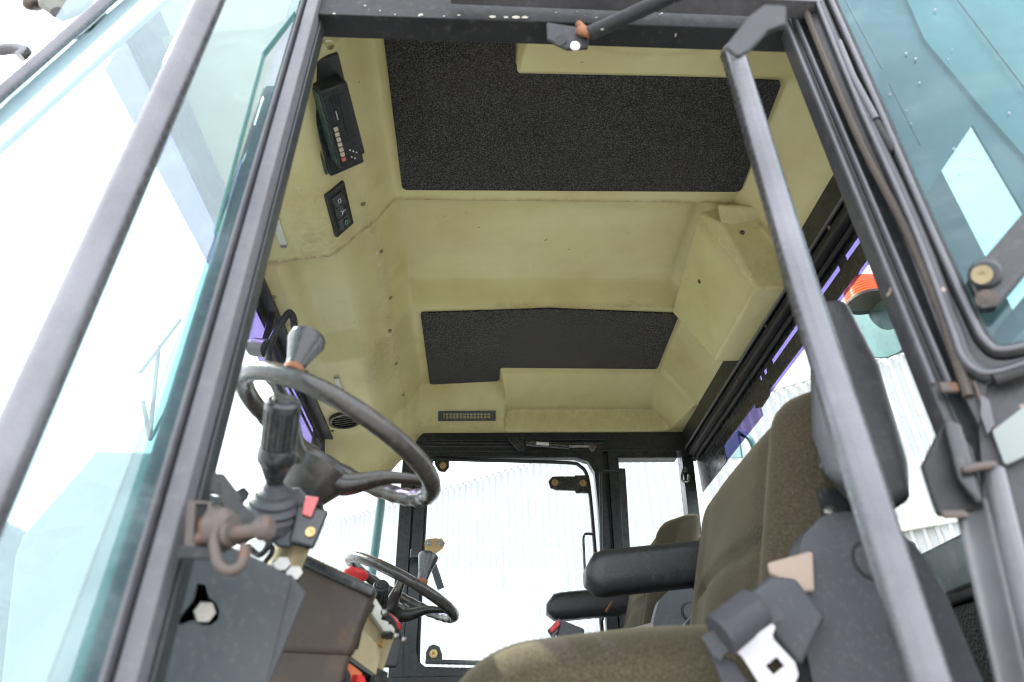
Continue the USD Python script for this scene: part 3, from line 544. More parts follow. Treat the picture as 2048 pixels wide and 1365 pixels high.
t = thing('dash_bracket', 'angled dark steel bracket plates beside the front door post', 'bracket', at(460, 1000, y=.80))
obj('plate', flat([(380, 940), (415, 945), (448, 948), (484, 995), (470, 1010), (430, 985), (395, 985)], (0, .80, 0), (.3, -.9, -.2), .02), 'panel_grey', t)
obj('plate', flat([(440, 965), (452, 970), (528, 1052), (524, 1062), (470, 1040), (440, 1000)], (0, .79, 0), (.5, -.8, -.2), .006), 'black_frame', t)
obj('plate', flat([(395, 985), (440, 995), (475, 1035), (500, 1070), (470, 1085), (420, 1070), (385, 1060)], (0, .81, 0), (0, -1, -.1), .02), 'panel_grey', t)
obj('rubber_strip', tube([at(480, 985, y=.82), at(505, 1015, y=.82)], .008, 10), 'rubber', t)
obj('wire', tube(spline([at(520, 1062, y=.79), at(538, 1085, y=.78), at(520, 1110, y=.79), at(500, 1098, y=.8)], 8), .0035, 8), 'rubber', t)
obj('wire', tube(spline([at(528, 1075, y=.80), at(545, 1100, y=.79), at(530, 1125, y=.80)], 8), .003, 8), 'rubber', t)
t = thing('door_striker', 'rusty door striker pin with a bent hook on the front door post', 'striker', at(440, 1060, y=.60))
ys = .60
obj('base_bracket', flat([(376, 1000), (424, 1004), (420, 1090), (368, 1096)], (0, ys+.012, 0), (0, -1, 0), .006, 0, [[(391, 1008), (416, 1008), (408, 1080), (386, 1084)]]), 'rusty_steel', t)
obj('foot', hull([at(x, y, y=ys+d) for x, y in ((364, 1096), (428, 1100), (424, 1116), (360, 1114)) for d in (-.005, .02)], .002), 'black_paint', t)
obj('inner_strip', hull([at(x, y, y=ys+.018+d) for x, y in ((400, 1040), (410, 1036), (404, 1078), (394, 1080)) for d in (0, .004)], .001), 'rust', t)
obj('pin', lathe([(.0068, -.028), (.0068, .0), (.0115, .0), (.0115, .005), (.0068, .006), (.0068, .03), (.0105, .031), (.0105, .040), (.007, .043), (.001, .043)], at(455, 1070, y=ys), nrm(at(500, 1060, y=ys-.01)-at(430, 1072, y=ys)), 20), 'rusty_steel', t)
obj('hook', tube(spline([at(x, y, y=ys-.004) for x, y in ((440, 1040), (432, 1062), (430, 1100), (440, 1132), (462, 1141), (482, 1130), (490, 1105), (491, 1090))], 6), .0050, 12), 'rusty_steel', t)
obj('cone_seat', lathe([(.021, 0), (.018, .010), (.010, .016)], at(440, 1058, y=ys+.01), nrm(at(500, 1052, y=ys-.02)-at(430, 1066, y=ys)), 24), 'rusty_steel', t)

t = thing('control_box', 'brown black moulded control box under the near steering column', 'control box', at(650, 1230, y=1.0))
obj('body', hull([at(x, y, y=d) for x, y in ((560, 1105), (735, 1188), (692, 1298), (520, 1290)) for d in (.97, 1.20)], .012), 'box_brown', t)
obj('lid_edge', hull([at(x, y, y=d) for x, y in ((585, 1108), (744, 1180), (741, 1188), (582, 1116)) for d in (.955, 1.21)], .004), 'plastic_black', t)
obj('lower_body', hull([at(x, y, y=d) for x, y in ((470, 1308), (688, 1316), (660, 1420), (440, 1420)) for d in (.97, 1.20)], .008), 'box_brown', t)
for px, py in ((630, 1126), (684, 1150)): obj('rocker_switch', hull([at(px+a, py+b, y=d) for a, b in ((-8, -2), (7, 4), (8, 14), (-9, 8)) for d in (1.02, 1.06)], .003), 'plastic_black', t)
ys2 = 1.06
e = thing('stop_button', 'red mushroom emergency stop button on top of the brown control box', 'stop button', at(712, 1160, y=ys2))
ax = nrm(at(716, 1142, y=ys2)-at(704, 1178, y=ys2))
obj('mushroom', lathe([(.012, -.005), (.0135, .003), (.0185, .011), (.0188, .015), (.016, .019), (.001, .020)], at(706, 1166, y=ys2), ax, 28), 'red_plastic', e)
obj('collar', lathe([(.014, -.014), (.014, -.004), (.001, -.004)], at(706, 1166, y=ys2), ax, 24), 'rubber', e)
t = thing('relay_panel', 'open zinc plated relay panel with wires and red terminals under the far wheel', 'relay panel', at(735, 1270, y=1.03))
rn_ = nrm((.62, -.75, -.12)); r0 = at(735, 1262, y=1.03)
R = lambda pxs, name, m, th=.004, lift=0., rd=0.: obj(name, flat(pxs, r0, rn_, th, rd, lift=lift), m, t)
R([(744, 1192), (752, 1198), (790, 1260), (788, 1275), (765, 1345), (690, 1300), (712, 1262)], 'back_plate', 'zinc', .006)
R([(742, 1206), (752, 1198), (789, 1258), (786, 1272), (778, 1276), (735, 1215)], 'cover_strip', 'cream_white', .010, .012, .002)
R([(722, 1256), (762, 1296), (752, 1350), (688, 1304), (700, 1290)], 'folded_plate', 'zinc', .004, .016)
R([(688, 1304), (750, 1349), (744, 1352), (684, 1312)], 'plate_flange', 'sill_metal', .02, .014)
R([(704, 1262), (724, 1266), (716, 1300), (696, 1296)], 'relay', 'rubber', .025, .03, .001)
R([(722, 1236), (730, 1226), (735, 1232), (729, 1246), (723, 1246)], 'fuse', 'brass', .012, .022); R([(762, 1290), (769, 1278), (773, 1284), (768, 1296)], 'fuse', 'brass', .012, .026)
R([(734, 1208), (744, 1204), (750, 1212), (744, 1226), (735, 1224)], 'relay', 'plastic_black', .018, .028, .001); R([(776, 1268), (782, 1262), (788, 1268), (784, 1280), (777, 1278)], 'relay', 'plastic_black', .018, .03, .001)
R([(664, 1332), (682, 1314), (724, 1346), (716, 1400), (640, 1400)], 'terminal_block', 'orange_body', .02, .03)
R([(672, 1338), (690, 1336), (690, 1352), (672, 1354)], 'relay', 'maroon', .02, .04, .001); R([(690, 1345), (697, 1340), (702, 1352), (700, 1385), (690, 1385)], 'fuse', 'rubber', .012, .045)
R([(716, 1350), (728, 1352), (732, 1366), (726, 1400), (706, 1400)], 'red_terminal', 'red_plastic', .02, .045, .001)
for a, b in (((740, 1228), (778, 1282)), ((744, 1222), (770, 1268)), ((741, 1238), (755, 1248))): obj('wire', tube(spline([on(*a, r0, rn_)+rn_*.03, (on(*a, r0, rn_)+on(*b, r0, rn_))/2+rn_*.04, on(*b, r0, rn_)+rn_*.032], 6), .0022, 8), 'rubber', t)
for px, py in ((739, 1228), (777, 1281), (762, 1274)): obj('terminal_screw', lathe([(.0045, 0), (.0045, .004), (.001, .006)], on(px, py, r0, rn_)+rn_*.036, rn_, 10), 'steel', t)
R([(752, 1335), (776, 1345), (772, 1420), (735, 1420), (742, 1350)], 'black_module', 'plastic_black', .04, .004, .002)
R([(784, 1258), (797, 1256), (797, 1262), (778, 1300), (774, 1296)], 'side_clip', 'black_frame', .006, -.01)
e = thing('stop_button', 'second red button half hidden beside the far gear lever', 'stop button', at(784, 1250, y=1.12))
obj('mushroom', lathe([(.010, -.004), (.016, .004), (.014, .010), (.001, .012)], at(782, 1250, y=1.12), nrm((.6, 0, .6)), 20), 'red_plastic', e)

# ------------------------------------------------------------------ seats
def seat(yc, dz, dx, label, near):
    o = np.array([dx, yc, dz]); t = thing('driver_chair', label, 'seat', o+[.2, 0, 0])
    ex, ey, ez = np.eye(3)
    rings = []
    for s in np.concatenate([np.linspace(0, .10, 9), np.linspace(.12, .40, 15)]):
        f = min(1, math.sqrt(max(0, 1-(1-min(s/.095, 1))**2))); k = .12+.88*f; g = 1-.10*sm(s, .30, .40)
        top = .124+.018*sm(s, 0, .25); bot = -.035+.0*s; c = (top+bot)/2; h = (top-bot)/2
        def mod(x, y, s=s, h=h): return x, y+.010*np.cos(np.clip(x/.2, -1, 1)*np.pi)*(y > 0)*-.6
        rings.append(superring(o+[-.026+s*1.035, 0, c-.012*(1-f)], ey, ez, .238*g*(.86+.14*f), h*k, 3.4, 64, mod))
    obj('cushion', loft(rings), 'fabric', t, smooth=80)
    rings = []; th = np.linspace(0, 1, 26)
    for f in th:
        z = .10+.322*f; xc = .405+(z-.2)*.30; e = min(f, 1-f)
        k = math.sqrt(max(0, 1-(1-min((1-f)/.16, 1))**2))*.75+.25; kb = math.sqrt(max(0, 1-(1-min(f/.08, 1))**2))*.3+.7
        w = .242*(.86+.14*k)*(.8+.2*kb); d = .055*(.45+.55*k)*kb
        def mod(x, y, w=w, k=k, f=f):
            q = np.abs(y)/w; fr = (x < 0)
            return x-fr*k*(.022*(.25+.75*(y < 0))*np.exp(-((q-.82)/.15)**2)-.007*(.15+.85*(y < 0))*np.exp(-((q-.58)/.07)**2)+.016*np.exp(-(q/.30)**2)*np.exp(-((f-.32)/.22)**2)-.010*(q < .6)*np.exp(-((f-.44)/.022)**2)), y
        rings.append(superring(o+[xc+.02*(1-k), 0, z], ex, ey, d, w, 3.0, 96, mod))
    obj('backrest', loft(rings), 'fabric', t, smooth=80)
    bk = []
    for f in np.linspace(0, 1, 12):
        z = .08+.31*f; xc = .462+(z-.2)*.34; k = math.sqrt(max(0, 1-(1-min((1-f)/.2, 1))**2))*.9+.1
        bk.append(superring(o+[xc, 0, z], ex, ey, .022*(.5+.5*k), .205*(.8+.2*k), 3.5, 40))
    obj('back_shell', loft(bk), 'plastic_black', t, smooth=60)
    obj('seat_base', hull([o+[x, y, z] for x in (.04, .40) for y in (-.2, .2) for z in (-.30, -.05)], .015), 'plastic_black', t)
    for s in (-1, 1):                                                   # side covers with recline lever
        y = s*.249
        pol = Polygon([(.335, -.05), (.338, .10), (.345, .165), (.362, .205), (.390, .228), (.425, .232), (.458, .220), (.480, .19), (.492, .14), (.50, .03), (.50, -.12), (.36, -.14)]).buffer(-.03).buffer(.055, quad_segs=12).buffer(-.021, quad_segs=12)
        if s < 0: obj('side_cover', plate(pol, o+[0, y+.016, 0], ex, ez, .034), 'plastic_grey', t)
        else: obj('side_cover', plate(pol, o+[0, y+.018, 0], ex, ez, .034), 'plastic_grey', t)
        c = o+[.428, y-.0185 if s < 0 else y+.0185, .182]
        obj('pivot_ring', lathe([(.0005, .0012), (.0215, .0012), (.0222, 0)][::-1], c, (0, s, 0), 28), 'rubber', t)
        obj('pivot_cap', lathe([(.0005, .0035), (.017, .0035), (.0185, .002), (.0195, 0)][::-1], c, (0, s, 0), 28), 'plastic_grey', t)
    return t, o
CX, CY = .0, .98
s1, o1 = seat(.985, 0., -.012, 'olive fabric seat nearest the open door with one armrest folded up', True)
s2, o2 = seat(1.86, .115, .045, 'olive fabric seat further back seen beyond the black armrest', False)
def armrest(o, t, y, z, x0, x1, label=None):
    rings = []
    for f in np.linspace(0, 1, 16):
        k = math.sqrt(max(0, 1-(1-min(f/.13, 1))**2))*.62+.38; rings.append(superring(o+[x0+(x1-x0)*f, y, z+.022*f-.006*(1-k)], np.array([0, 1, 0]), np.array([0, 0, 1.]), .036*(.7+.3*k), .040*k, 3., 32))
    obj('armrest', loft(rings), 'armrest_black', t, smooth=70)
armrest(o1, s1, .285, .303, .205, .47); armrest(o2, s2, .265, .30, .155, .47)
ya = .70
obj('armrest', hull([at(x, y, y=ya+d) for x, y in ((1643, 625), (1675, 622), (1735, 740), (1788, 930), (1790, 985), (1765, 1000), (1715, 985), (1664, 930)) for d in (0, .045)], .014, 16), 'armrest_black', s1, label='armrest folded upright beside the seat back')
obj('armrest_shell', hull([at(x, y, y=ya-.016+d) for x, y in ((1632, 700), (1650, 660), (1690, 760), (1712, 900), (1716, 975), (1668, 945), (1640, 870)) for d in (0, .02)], .008, 12), 'plastic_grey', s1)
obj('armrest_arm', flat([(1640, 975), (1700, 985), (1690, 1080), (1655, 1060)], (0, .735, 0), (0, -1, 0), .02), 'plastic_black', s1)
obj('armrest_bolt', lathe([(.007, 0), (.006, .004), (.001, .005)], at(1660, 1024, y=.734), (0, -1, 0), 12), 'steel', s1)
yl = .715
obj('recline_lever', hull([at(x, y, y=yl+d) for x, y in ((1542, 1132), (1545, 1145), (1556, 1152), (1600, 1138)) for d in (0, .022)]+[at(x, y, y=yl+d) for x, y in ((1619, 1110), (1622, 1178), (1592, 1180)) for d in (0, .03)], .0035, 10), 'beige_plastic', s1)
obj('lever_boss', hull([at(x, y, y=.738+d) for x, y in ((1625, 1070), (1645, 1050), (1650, 1150), (1618, 1140)) for d in (0, .02)], .006), 'rusty_steel', s1)
for px, py in ((1677, 1213), (1735, 1278), (1684, 1332)): obj('cover_hole', lathe([(.0045, 0), (.0045, .0015), (.0005, .0015)], at(px, py, y=.7205), (0, -1, 0), 12), 'rubber', s1)
obj('recline_lever', hull([o2+[x, -.285+d, z] for x, z in ((.24, .135), (.245, .12), (.33, .155), (.33, .125)) for d in (0, .02)], .003), 'beige_plastic', s2)
obj('fabric_tear', hull([at(1213, 1222, y=2.0), at(1224, 1206, y=2.0)], .004), 'rust', s2)
# belt
bt = thing('seat_belt', 'grey seat belt buckle tongue of bright metal hanging beside the near seat', 'seat belt', at(1530, 1250, y=.70))
yt = .705; bn = nrm((-.25, -.9, -.2)); b0 = at(1500, 1260, y=.69)
BB = lambda pxs, name, m, th, lift=0., rd=0., holes=(): obj(name, flat(pxs, b0, bn, th, rd, holes, lift), m, bt)
obj('retractor_cover', hull([at(x, y, y=.70+d) for x, y in ((1515, 1190), (1545, 1165), (1585, 1170), (1635, 1235), (1595, 1315), (1540, 1250)) for d in (0, .03)], .006), 'plastic_grey', bt)
BB([(1404, 1276), (1424, 1262), (1514, 1188), (1522, 1190), (1537, 1205), (1565, 1222), (1570, 1238), (1555, 1243), (1450, 1308), (1441, 1322), (1428, 1314)], 'tongue_frame', 'plastic_grey', .010, .012, .001, [[(1448, 1284), (1450, 1290), (1532, 1236), (1530, 1226)]])
obj('webbing_roll', tube([at(1440, 1272, y=.682), at(1512, 1216, y=.682)], .0195, 20), 'webbing', bt)
obj('webbing', hull([at(x, y, y=.70+d) for x, y in ((1420, 1300), (1470, 1330), (1540, 1440), (1480, 1440)) for d in (0, .006)], .002), 'webbing', bt)
BB([(1460, 1306), (1464, 1301), (1545, 1247), (1551, 1255), (1545, 1270), (1548, 1280), (1590, 1325), (1597, 1350), (1585, 1380), (1540, 1395), (1520, 1370), (1485, 1315), (1475, 1306)], 'metal_tongue', 'nickel', .003, .016, .0015, [[(1531, 1332), (1553, 1314), (1569, 1332), (1547, 1350)]])
# buckle stalk between the seats
t = thing('belt_buckle', 'dark belt buckle with a red button beyond the near cushion', 'buckle', at(1120, 1270, y=1.35))
obj('body', hull([at(x, y, y=1.35+d) for x, y in ((1124, 1245), (1165, 1262), (1155, 1310), (1110, 1300)) for d in (0, .03)], .004), 'plastic_grey', t)
obj('button', hull([at(x, y, y=1.342+d) for x, y in ((1101, 1258), (1116, 1243), (1118, 1250), (1104, 1264)) for d in (0, .02)], .002), 'red_plastic', t)
obj('button_frame', hull([at(x, y, y=1.352+d) for x, y in ((1097, 1262), (1118, 1240), (1124, 1250), (1106, 1276)) for d in (0, .02)], .002), 'plastic_black', t)

# ------------------------------------------------------------------ grab rails
t = thing('grab_rail', 'long grey tubular grab rail with a bent top at the rear door post', 'grab rail', at(1600, 560, y=.57))
T0, T1, T2 = at(1466, 108, y=.585), at(1600, 560, y=.575), at(1868, 1400, y=.56)
obj('tube', tube([T0+(T1-T0)*.0, T1, T2+(T2-T1)*.3], .0165, 24), 'tube_paint', t)
obj('top_strap', cat(flat([(1452, 92), (1500, 32), (1530, 10), (1572, 12), (1572, 46), (1534, 60), (1498, 98), (1476, 112)], (0, .585, 0), (-.25, -.93, -.25), .006, .003)), 'door_paint', t)
obj('weld', lathe([(.0170, -.006), (.0178, 0), (.0160, .006)], T0, nrm(T0-T1), 24), 'rusty_steel', t)
t = thing('grab_rail', 'thick dark tube running diagonally in front of the left quarter window', 'grab rail', at(215, 480, y=.5))
q0, q1 = at(424, -10, y=.50), at(-14, 982, y=.50)
obj('tube', tube([q0+(q0-q1)*.15, q0, q1, q1+(q1-q0)*.2], .0165, 24), 'tube_paint', t)
c = at(775, 905, y=2.40); e = at(742, 1160, y=2.42)
single('grab_rail', tube([c+(c-e)*.4, e+(e-c)*1.5], .016, 16), 'teal_body', 'pale teal tube outside the far quarter window', 'grab rail')
t = thing('grab_bar', 'slim black rectangular grab handle on the far rear door post', 'grab handle', at(1225, 1050, y=2.2))
yh = 2.20; hp = [at(x, y, y=yh) for x, y in ((1205, 1240), (1201, 948), (1206, 943), (1244, 940))]
obj('loop', tube(hp, .005, 10), 'black_frame', t); obj('upright', bar(at(1244, 938, y=yh), at(1262, 1260, y=yh), .022, .012, (0, 1, 0)), 'black_frame', t)
obj('foot', bar(at(1262, 1250, y=yh), at(1262, 1250, y=yh)+[0, .08, 0], .02, .02), 'black_frame', t)

# ------------------------------------------------------------------ far door
fd = thing('far_door', 'closed far cab door of frameless glass in a black frame', 'door', at(1020, 1330, y=YF))
yd = YF+.004
obj('door_frame', flat([(836.5, 897), (1204.5, 897), (1250, 1400), (800, 1400)], (0, yd, 0), (0, -1, 0), .03, 0, [[(872, 912), (1150, 915), (1176, 923), (1189, 945), (1196, 1010), (1219, 1322), (1208, 1337), (1190, 1341), (850, 1334), (836, 1322), (832, 1300), (850, 990), (856, 925)]]), 'black_frame', fd)
obj('glass', rbox((xf(838, 1100)-.03, yd+.032, zf(1392)), (xf(1206, 1100)+.03, yd+.037, zf(902)), .001), 'clear_glass', fd)
sp_ = [at(x, y, y=yd+.02) for x, y in ((845, 1330), (836, 1310), (852, 1000), (862, 926), (880, 920), (1000, 922), (1135, 926), (1160, 933), (1174, 952), (1182, 1010), (1194, 1150), (1209, 1320))]
obj('glass_seal', tube(spline(sp_, 6), .0065, 10), 'rubber', fd)
for k, z in enumerate((886, 893)): obj('frame_rib', bar(at(842, z, y=yd-.004), at(1205, z+1, y=yd-.004), .004, .006), 'door_paint', fd)
def bracket(pxs, bolts, rd=.006):
    b_ = obj('hinge_plate', flat(pxs, (0, yd+.012, 0), (0, -1, 0), .008, rd), 'plastic_black', fd)
    for q in bolts:
        c = at(*q, y=yd+.012); obj('bolt', lathe([(.0125, 0), (.0125, .003), (.008, .0032), (.008, .007), (.004, .007), (.001, .003)], c, (0, -1, 0), 12), 'brass', b_)
bracket([(1097, 963), (1104, 954), (1115, 953), (1150, 953), (1150, 951), (1178, 951), (1178, 986), (1152, 986), (1150, 981), (1112, 980), (1101, 976)], ((1110, 966), (1166, 967)), .003)
bracket([(868, 915), (898, 917), (898, 935), (890, 944), (878, 942), (870, 930)], ((886, 932),), .003)
bracket([(852, 1326), (852, 1306), (858, 1293), (868, 1289), (879, 1294), (884, 1308), (884, 1326)], ((867, 1308),), .003)
obj('lower_bar', bar(at(851, 1324, y=yd), at(1200, 1332, y=yd), .02, .012), 'plastic_black', fd)
obj('pull_handle', tube(spline([at(x, y, y=yd-.03) for x, y in ((1186, 1069), (1172, 1068), (1167, 1076), (1168, 1105), (1170, 1140), (1176, 1146), (1186, 1148))], 5), .0045, 10), 'plastic_black', fd)
zl_ = obj('latch_plate', flat([(849, 1086), (853, 1079), (868, 1077), (884, 1078), (890, 1086), (886, 1096), (868, 1110), (862, 1118), (845, 1116), (842, 1106), (850, 1102)], (0, yd-.06, 0), (0, -1, 0), .006, .003), 'latch_gold', fd)
for q in ((858, 1087), (881, 1087)): obj('latch_bolt', lathe([(.010, 0), (.010, .003), (.005, .003), (.005, .007), (.001, .008)], at(*q, y=yd-.06), (0, -1, 0), 14), 'steel', zl_)
obj('latch_arm', hull([at(x, y, y=yd-.055+d) for x, y in ((823, 1102), (846, 1104), (846, 1114), (822, 1115)) for d in (0, .03)], .004), 'plastic_black', fd)
obj('latch_rod', bar(at(866, 1130, y=yd-.05), at(882, 1178, y=yd-.05), .022, .006, (0, 1, 0)), 'plastic_grey', fd)
t = thing('gas_strut', 'slim black gas strut lying along the far door header', 'gas strut', at(1110, 888, y=2.22))
yg = 2.225; obj('end_block', hull([at(x, y, y=yg+d) for x, y in ((1017, 878), (1047, 876), (1050, 898), (1038, 902)) for d in (0, .03)], .002), 'plastic_black', t)
obj('cylinder', tube([at(1052, 886, y=yg), at(1138, 893, y=yg)], .010, 14), 'plastic_black', t); obj('rod', tube([at(1136, 893, y=yg), at(1180, 893, y=yg)], .005, 10), 'steel', t)
obj('end_ball', hull([at(1178, 890, y=yg), at(1190, 893, y=yg), at(1184, 900, y=yg)], .007), 'rusty_steel', t)
obj('print_label', flat([(1073, 884), (1098, 886), (1098, 892), (1073, 890)], (0, yg-.0105, 0), (0, -1, 0), .0004), 'white_print', t)
t = thing('coat_hook', 'small bent metal coat hook on the far rear corner post', 'hook', at(1368, 950, y=2.26))
obj('hook', tube(spline([at(x, y, y=2.262) for x, y in ((1372, 945), (1372, 938), (1368, 938), (1363, 955), (1366, 963), (1376, 962), (1378, 950))], 5), .005, 10), 'steel', t)

# ------------------------------------------------------------------ near door, swung open to the rear
nd = thing('near_door', 'near cab door swung open beside the rear post with a tinted window', 'door', at(1900, 800, y=.58))
p0, dn = np.array([.545, .590, 0]), nrm((-.45, -.89, 0))
DP = lambda px, py, lift=0.: on(px, py, p0, dn)+dn*lift
ND = lambda pxs, name, m, th=.01, lift=0., rd=0., **k: obj(name, flat(pxs, p0, dn, th, rd, lift=lift), m, nd, **k)
ND([(1588, -15), (1642, -15), (1850, 440), (1955, 690), (1975, 770), (1958, 850), (1928, 790), (1806, 470)], 'stile', 'door_paint', .030)
obj('weather_seal', tube(spline([DP(x, y, .003) for x, y in ((1593, -20), (1710, 262), (1806, 450), (1872, 600), (1905, 700), (1936, 795))], 6), .0052, 10), 'old_rubber', nd)
fr = spline([DP(x, y, .004) for x, y in ((1622, -30), (1722, 215), (1828, 452), (1905, 655), (1930, 722), (1965, 752), (2010, 750), (2075, 728))], 8)
obj('window_frame', tube(fr, .0080, 14), 'door_paint', nd)
ir = spline([DP(x, y, .004) for x, y in ((1648, -30), (1750, 200), (1858, 450), (1945, 640), (1972, 688), (2005, 706), (2080, 690))], 8)
obj('glass_seal', tube(ir-dn*.004, .0085, 12), 'rubber', nd)
obj('glass_bead', tube(ir+np.array([-.002, 0, 0])+dn*.0035, .0036, 10), 'post_paint', nd)
obj('frame_bead', tube(fr+np.array([-.004, 0, 0])+dn*.0065, .0030, 10), 'post_paint', nd)
ND([(1655, -40), (2120, -60), (2120, 690), (2005, 706), (1972, 688), (1945, 640), (1858, 450), (1752, 200)], 'window', 'door_glass', .004, -.002, smooth=False)
ND([(1648, -40), (1662, -40), (1700, 60), (1760, 195), (1752, 200)], 'trim_end', 'post_paint', .006, .004)
obj('trim_tube', tube([DP(1678, 96, .010), DP(1706, 165, .010), DP(1752, 250, .010)], .0048, 12), 'post_paint', nd)
obj('trim_hole', hull([DP(1752, 252, .006), DP(1785, 306, .006)], .006), 'rubber', nd)
ND([(1958, 850), (1975, 768), (2060, 745), (2080, 800), (2080, 1500), (2040, 1420), (1975, 1100)], 'lower_stile', 'door_paint', .030, -.004)
ND([(1985, 862), (2058, 806), (2065, 905), (2010, 930)], 'hinge_plate', 'body_pale', .006, .008, .002)
ND([(1962, 790), (1978, 800), (1990, 850), (1975, 868), (1962, 830)], 'hinge_gusset', 'post_paint', .010, .008)
obj('handle_rod', tube([DP(1985, 772, .012), DP(2060, 748, .012)], .006, 12), 'rubber', nd)
obj('seam_rust', hull([DP(1948, 770, .006), DP(1972, 842, .006)], .0018), 'rusty_steel', nd)
for i in range(15):
    q = DP(1770+RNG.random()*270, 20+RNG.random()*330, .001)
    if on(*( (1024+FPX*(q@RT)/(q@FW)), (682.5-FPX*(q@UP)/(q@FW)) ), p0, dn)[0] > 0: m_ = trimesh.creation.icosphere(1, 0.0008+.0009*RNG.random()); m_.apply_translation(q); _dr = cat(_dr, m_) if i else m_
obj('water_drops', _dr, 'nickel', nd, kind='stuff')
obj('lever_plate', hull([DP(x, y, l) for x, y in ((1938, 575), (2070, 420), (2075, 520), (1985, 628), (1962, 632)) for l in (.010, .018)], .003), 'plastic_black', nd)
ax = nrm(-DP(1960, 568)); obj('roller', lathe([(.016, -.01), (.016, .012), (.013, .016), (.001, .016)], DP(1966, 566, .018), ax, 24), 'plastic_grey', nd)
obj('roller_bolt', lathe([(.010, 0), (.010, .004), (.004, .004), (.001, .002)], DP(1960, 568, .018)+ax*.016, ax, 18), 'trim_screw', nd)
obj('lever_bolt', lathe([(.011, -.005), (.010, .004), (.001, .006)], DP(1968, 618, .020), ax, 18), 'rusty_steel', nd)
ND([(1978, 700), (1992, 660), (2075, 560), (2085, 620), (2010, 700)], 'lower_arm', 'black_frame', .008, -.02)
t = thing('rubber_boot', 'black folded rubber boot over the hinge of the open door', 'rubber boot', at(1905, 950, y=.56))
yb_ = .575; obj('boot', hull([at(x, y, y=yb_+d) for x, y in ((1893, 848), (1850, 935), (1866, 985), (1880, 1026), (1958, 1010), (1935, 900)) for d in (0, .03)], .004), 'rubber', t)
obj('fold', hull([at(x, y, y=yb_-.012+d) for x, y in ((1896, 850), (1912, 855), (1955, 1000), (1925, 960)) for d in (0, .01)], .004), 'plastic_black', t)
obj('clip', hull([at(x, y, y=yb_-.01+d) for x, y in ((1885, 1026), (1925, 1024), (1935, 1032), (1890, 1034)) for d in (0, .01)], .002), 'rusty_steel', t)
yq = .56
obj('hinge_tube', tube([at(1985, 940, y=yq), at(2100, 1420, y=yq)], .009, 20), 'post_paint', nd); obj('hinge_cap', hull([at(x, y, y=yq-.008+d) for x, y in ((1930, 940), (1950, 933), (1985, 930)) for d in (0, .02)], .0035), 'rusty_steel', nd)
obj('hinge_leaf', hull([at(x, y, y=yq+.02+d) for x, y in ((1915, 1012), (1990, 1000), (2100, 1420), (2010, 1420)) for d in (0, .02)], .003), 'gloss_grey', nd)
# near door stay on the header
t = thing('door_stay', 'black door stay rod with a rusty joint on the near header', 'door stay', at(1150, 70, y=.62))
obj('block', hull([at(x, y, y=.60+d) for x, y in ((1096, 50), (1148, 58), (1174, 70), (1172, 96), (1134, 98), (1098, 80)) for d in (0, .035)], .003), 'black_paint', t)
obj('block_hole', lathe([(.009, 0), (.009, .002), (.001, .002)], at(1122, 82, y=.5965), nrm((-.3, -.9, -.3)), 16), 'rubber', t)
obj('pin_end', lathe([(.007, 0), (.007, .003), (.001, .004)], at(1150, 94, y=.597), nrm((0, -1, -.3)), 16), 'white_chip', t)
obj('rod', tube([at(1178, 68, y=.585), at(1345, -8, y=.54), at(1480, -70, y=.50)], .0105, 16), 'black_paint', t)
obj('joint', hull([at(1162, 62, y=.592), at(1178, 66, y=.588)], .008), 'rust', t); obj('weld', hull([at(1158, 50, y=.602), at(1166, 58, y=.60)], .006), 'rust', t)

# ------------------------------------------------------------------ outside the cab
t = thing('work_lamp', 'mottled work lamp above the front corner of the cab', 'lamp', at(120, 10, y=.66))
obj('housing', hull([at(x, y, y=.66+d) for x, y in ((80, -30), (85, 10), (125, 36), (165, 20), (200, -30)) for d in (0, .08)], .006), 'lamp_mottled', t)
obj('knob', hull([at(58, 8, y=.67), at(72, 10, y=.68)], .010), 'rusty_steel', t); obj('lamp_eye', lathe([(.010, 0), (.010, .002), (.001, .002)], at(115, 26, y=.655), (0, -1, -.2), 16), 'rubber', t)
obj('lamp_bracket', flat([(132, 72), (160, 40), (206, 5), (212, 30), (182, 62), (160, 72)], (0, .612, 0), (0, -1, 0), .006), 'plastic_black', t)
single('hose', tube(spline([at(x, y, y=.75) for x, y in ((-30, 104), (0, 100), (30, 98), (52, 104), (40, 114))], 6), .0095, 14), 'tube_paint', 'grey hose end looping at the far left beyond the front corner', 'hose')
t = thing('cab_mirror', 'black framed mirror hanging under the windscreen rail', 'mirror', at(560, 690, y=1.36))
ym = 1.36; fp = [at(x, y, y=ym+.0*i) for i, (x, y) in enumerate(((540, 762), (537, 705), (548, 672), (574, 630), (582, 628), (588, 645), (588, 700), (580, 762)))]
obj('mirror_frame', tube(spline(fp, 6, True), .0085, 12, closed=True), 'mirror_black', t); obj('mirror_glass', trimesh.Trimesh(np.array(fp+[np.mean(fp, 0)]), [[i, (i+1) % 8, 8] for i in range(8)], process=False), 'mirror_glass', t)
obj('wiper_motor', tube([at(508, 694, y=ym+.02), at(536, 698, y=ym)], .022, 20), 'plastic_grey', t); obj('stalk', bar(at(530, 690, y=ym+.01), at(546, 630, y=ym+.03), .016, .02), 'rubber', t)
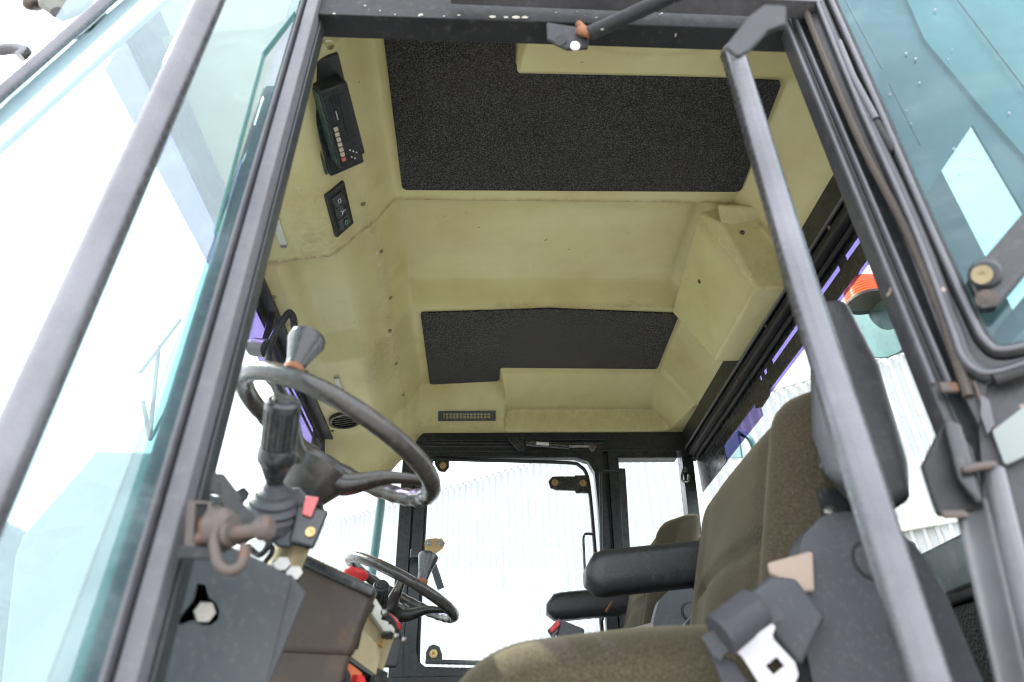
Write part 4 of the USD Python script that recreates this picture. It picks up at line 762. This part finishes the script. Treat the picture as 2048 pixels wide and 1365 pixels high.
t = thing('wiper', 'thin wiper linkage seen through the windscreen', 'wiper', at(330, 780, y=1.2))
for a, b in (((300, 880), (395, 700)), ((285, 800), (300, 880)), ((280, 745), (360, 640)), ((318, 690), (300, 870))): obj('arm', tube([at(*a, x=-.66), at(*b, x=-.66)], .0045, 8), 'body_pale', t)
t = thing('front_body', 'pale painted machine body panel seen through the left window', 'machine body', at(150, 1150, y=1.3))
yv = 1.2; obj('pale_panel', hull([at(x, y, y=yv+d) for x, y in ((200, 912), (320, 918), (330, 1450), (10, 1450), (45, 1115), (60, 1075)) for d in (0, .5)], .01), 'body_pale', t)
obj('dark_flank', hull([at(x, y, y=yv+.1+d) for x, y in ((-200, 1010), (0, 1050), (58, 1078), (40, 1450), (-200, 1450)) for d in (0, .4)], .01), 'body_dark', t)
# rear: beacon on its bracket, tank corner and hose
t = thing('warning_beacon', 'orange warning beacon lens outside the rear window', 'beacon', at(1720, 600, x=1.15))
bc = at(1735, 600, x=1.15); obj('lens', lathe([(.001, .075), (.03, .074), (.047, .062), (.055, .04), (.058, .012), (.060, -.004), (.001, -.004)], bc, (0, 0, 1), 40), 'orange_lens', t)
obj('base', lathe([(.062, -.012), (.062, -.004), (.001, -.004)], bc, (0, 0, 1), 32), 'rubber', t)
obj('antenna', bar(at(1690, 602, x=1.12), at(1716, 538, x=1.12), .006, .018), 'sill_metal', t)
single('beacon_bracket', hull([at(x, y, x=1.18+d) for x, y in ((1690, 612), (1800, 600), (1810, 700), (1775, 714), (1740, 714), (1715, 660)) for d in (0, .012)], .004), 'bracket_teal', 'weathered teal bracket plate below the orange beacon', 'bracket')
single('tank_corner', hull([at(x, y, x=1.02+d) for x, y in ((1428, 916), (1476, 863), (1484, 915)) for d in (0, .2)], .004), 'teal_body', 'turquoise tank corner outside the far end of the rear window', 'tank')
single('hose', tube(spline([at(x, y, x=1.1) for x, y in ((1474, 866), (1490, 870), (1503, 882), (1510, 900))], 6), .012, 12), 'teal_body', 'turquoise curved hose behind the near seat back', 'hose')
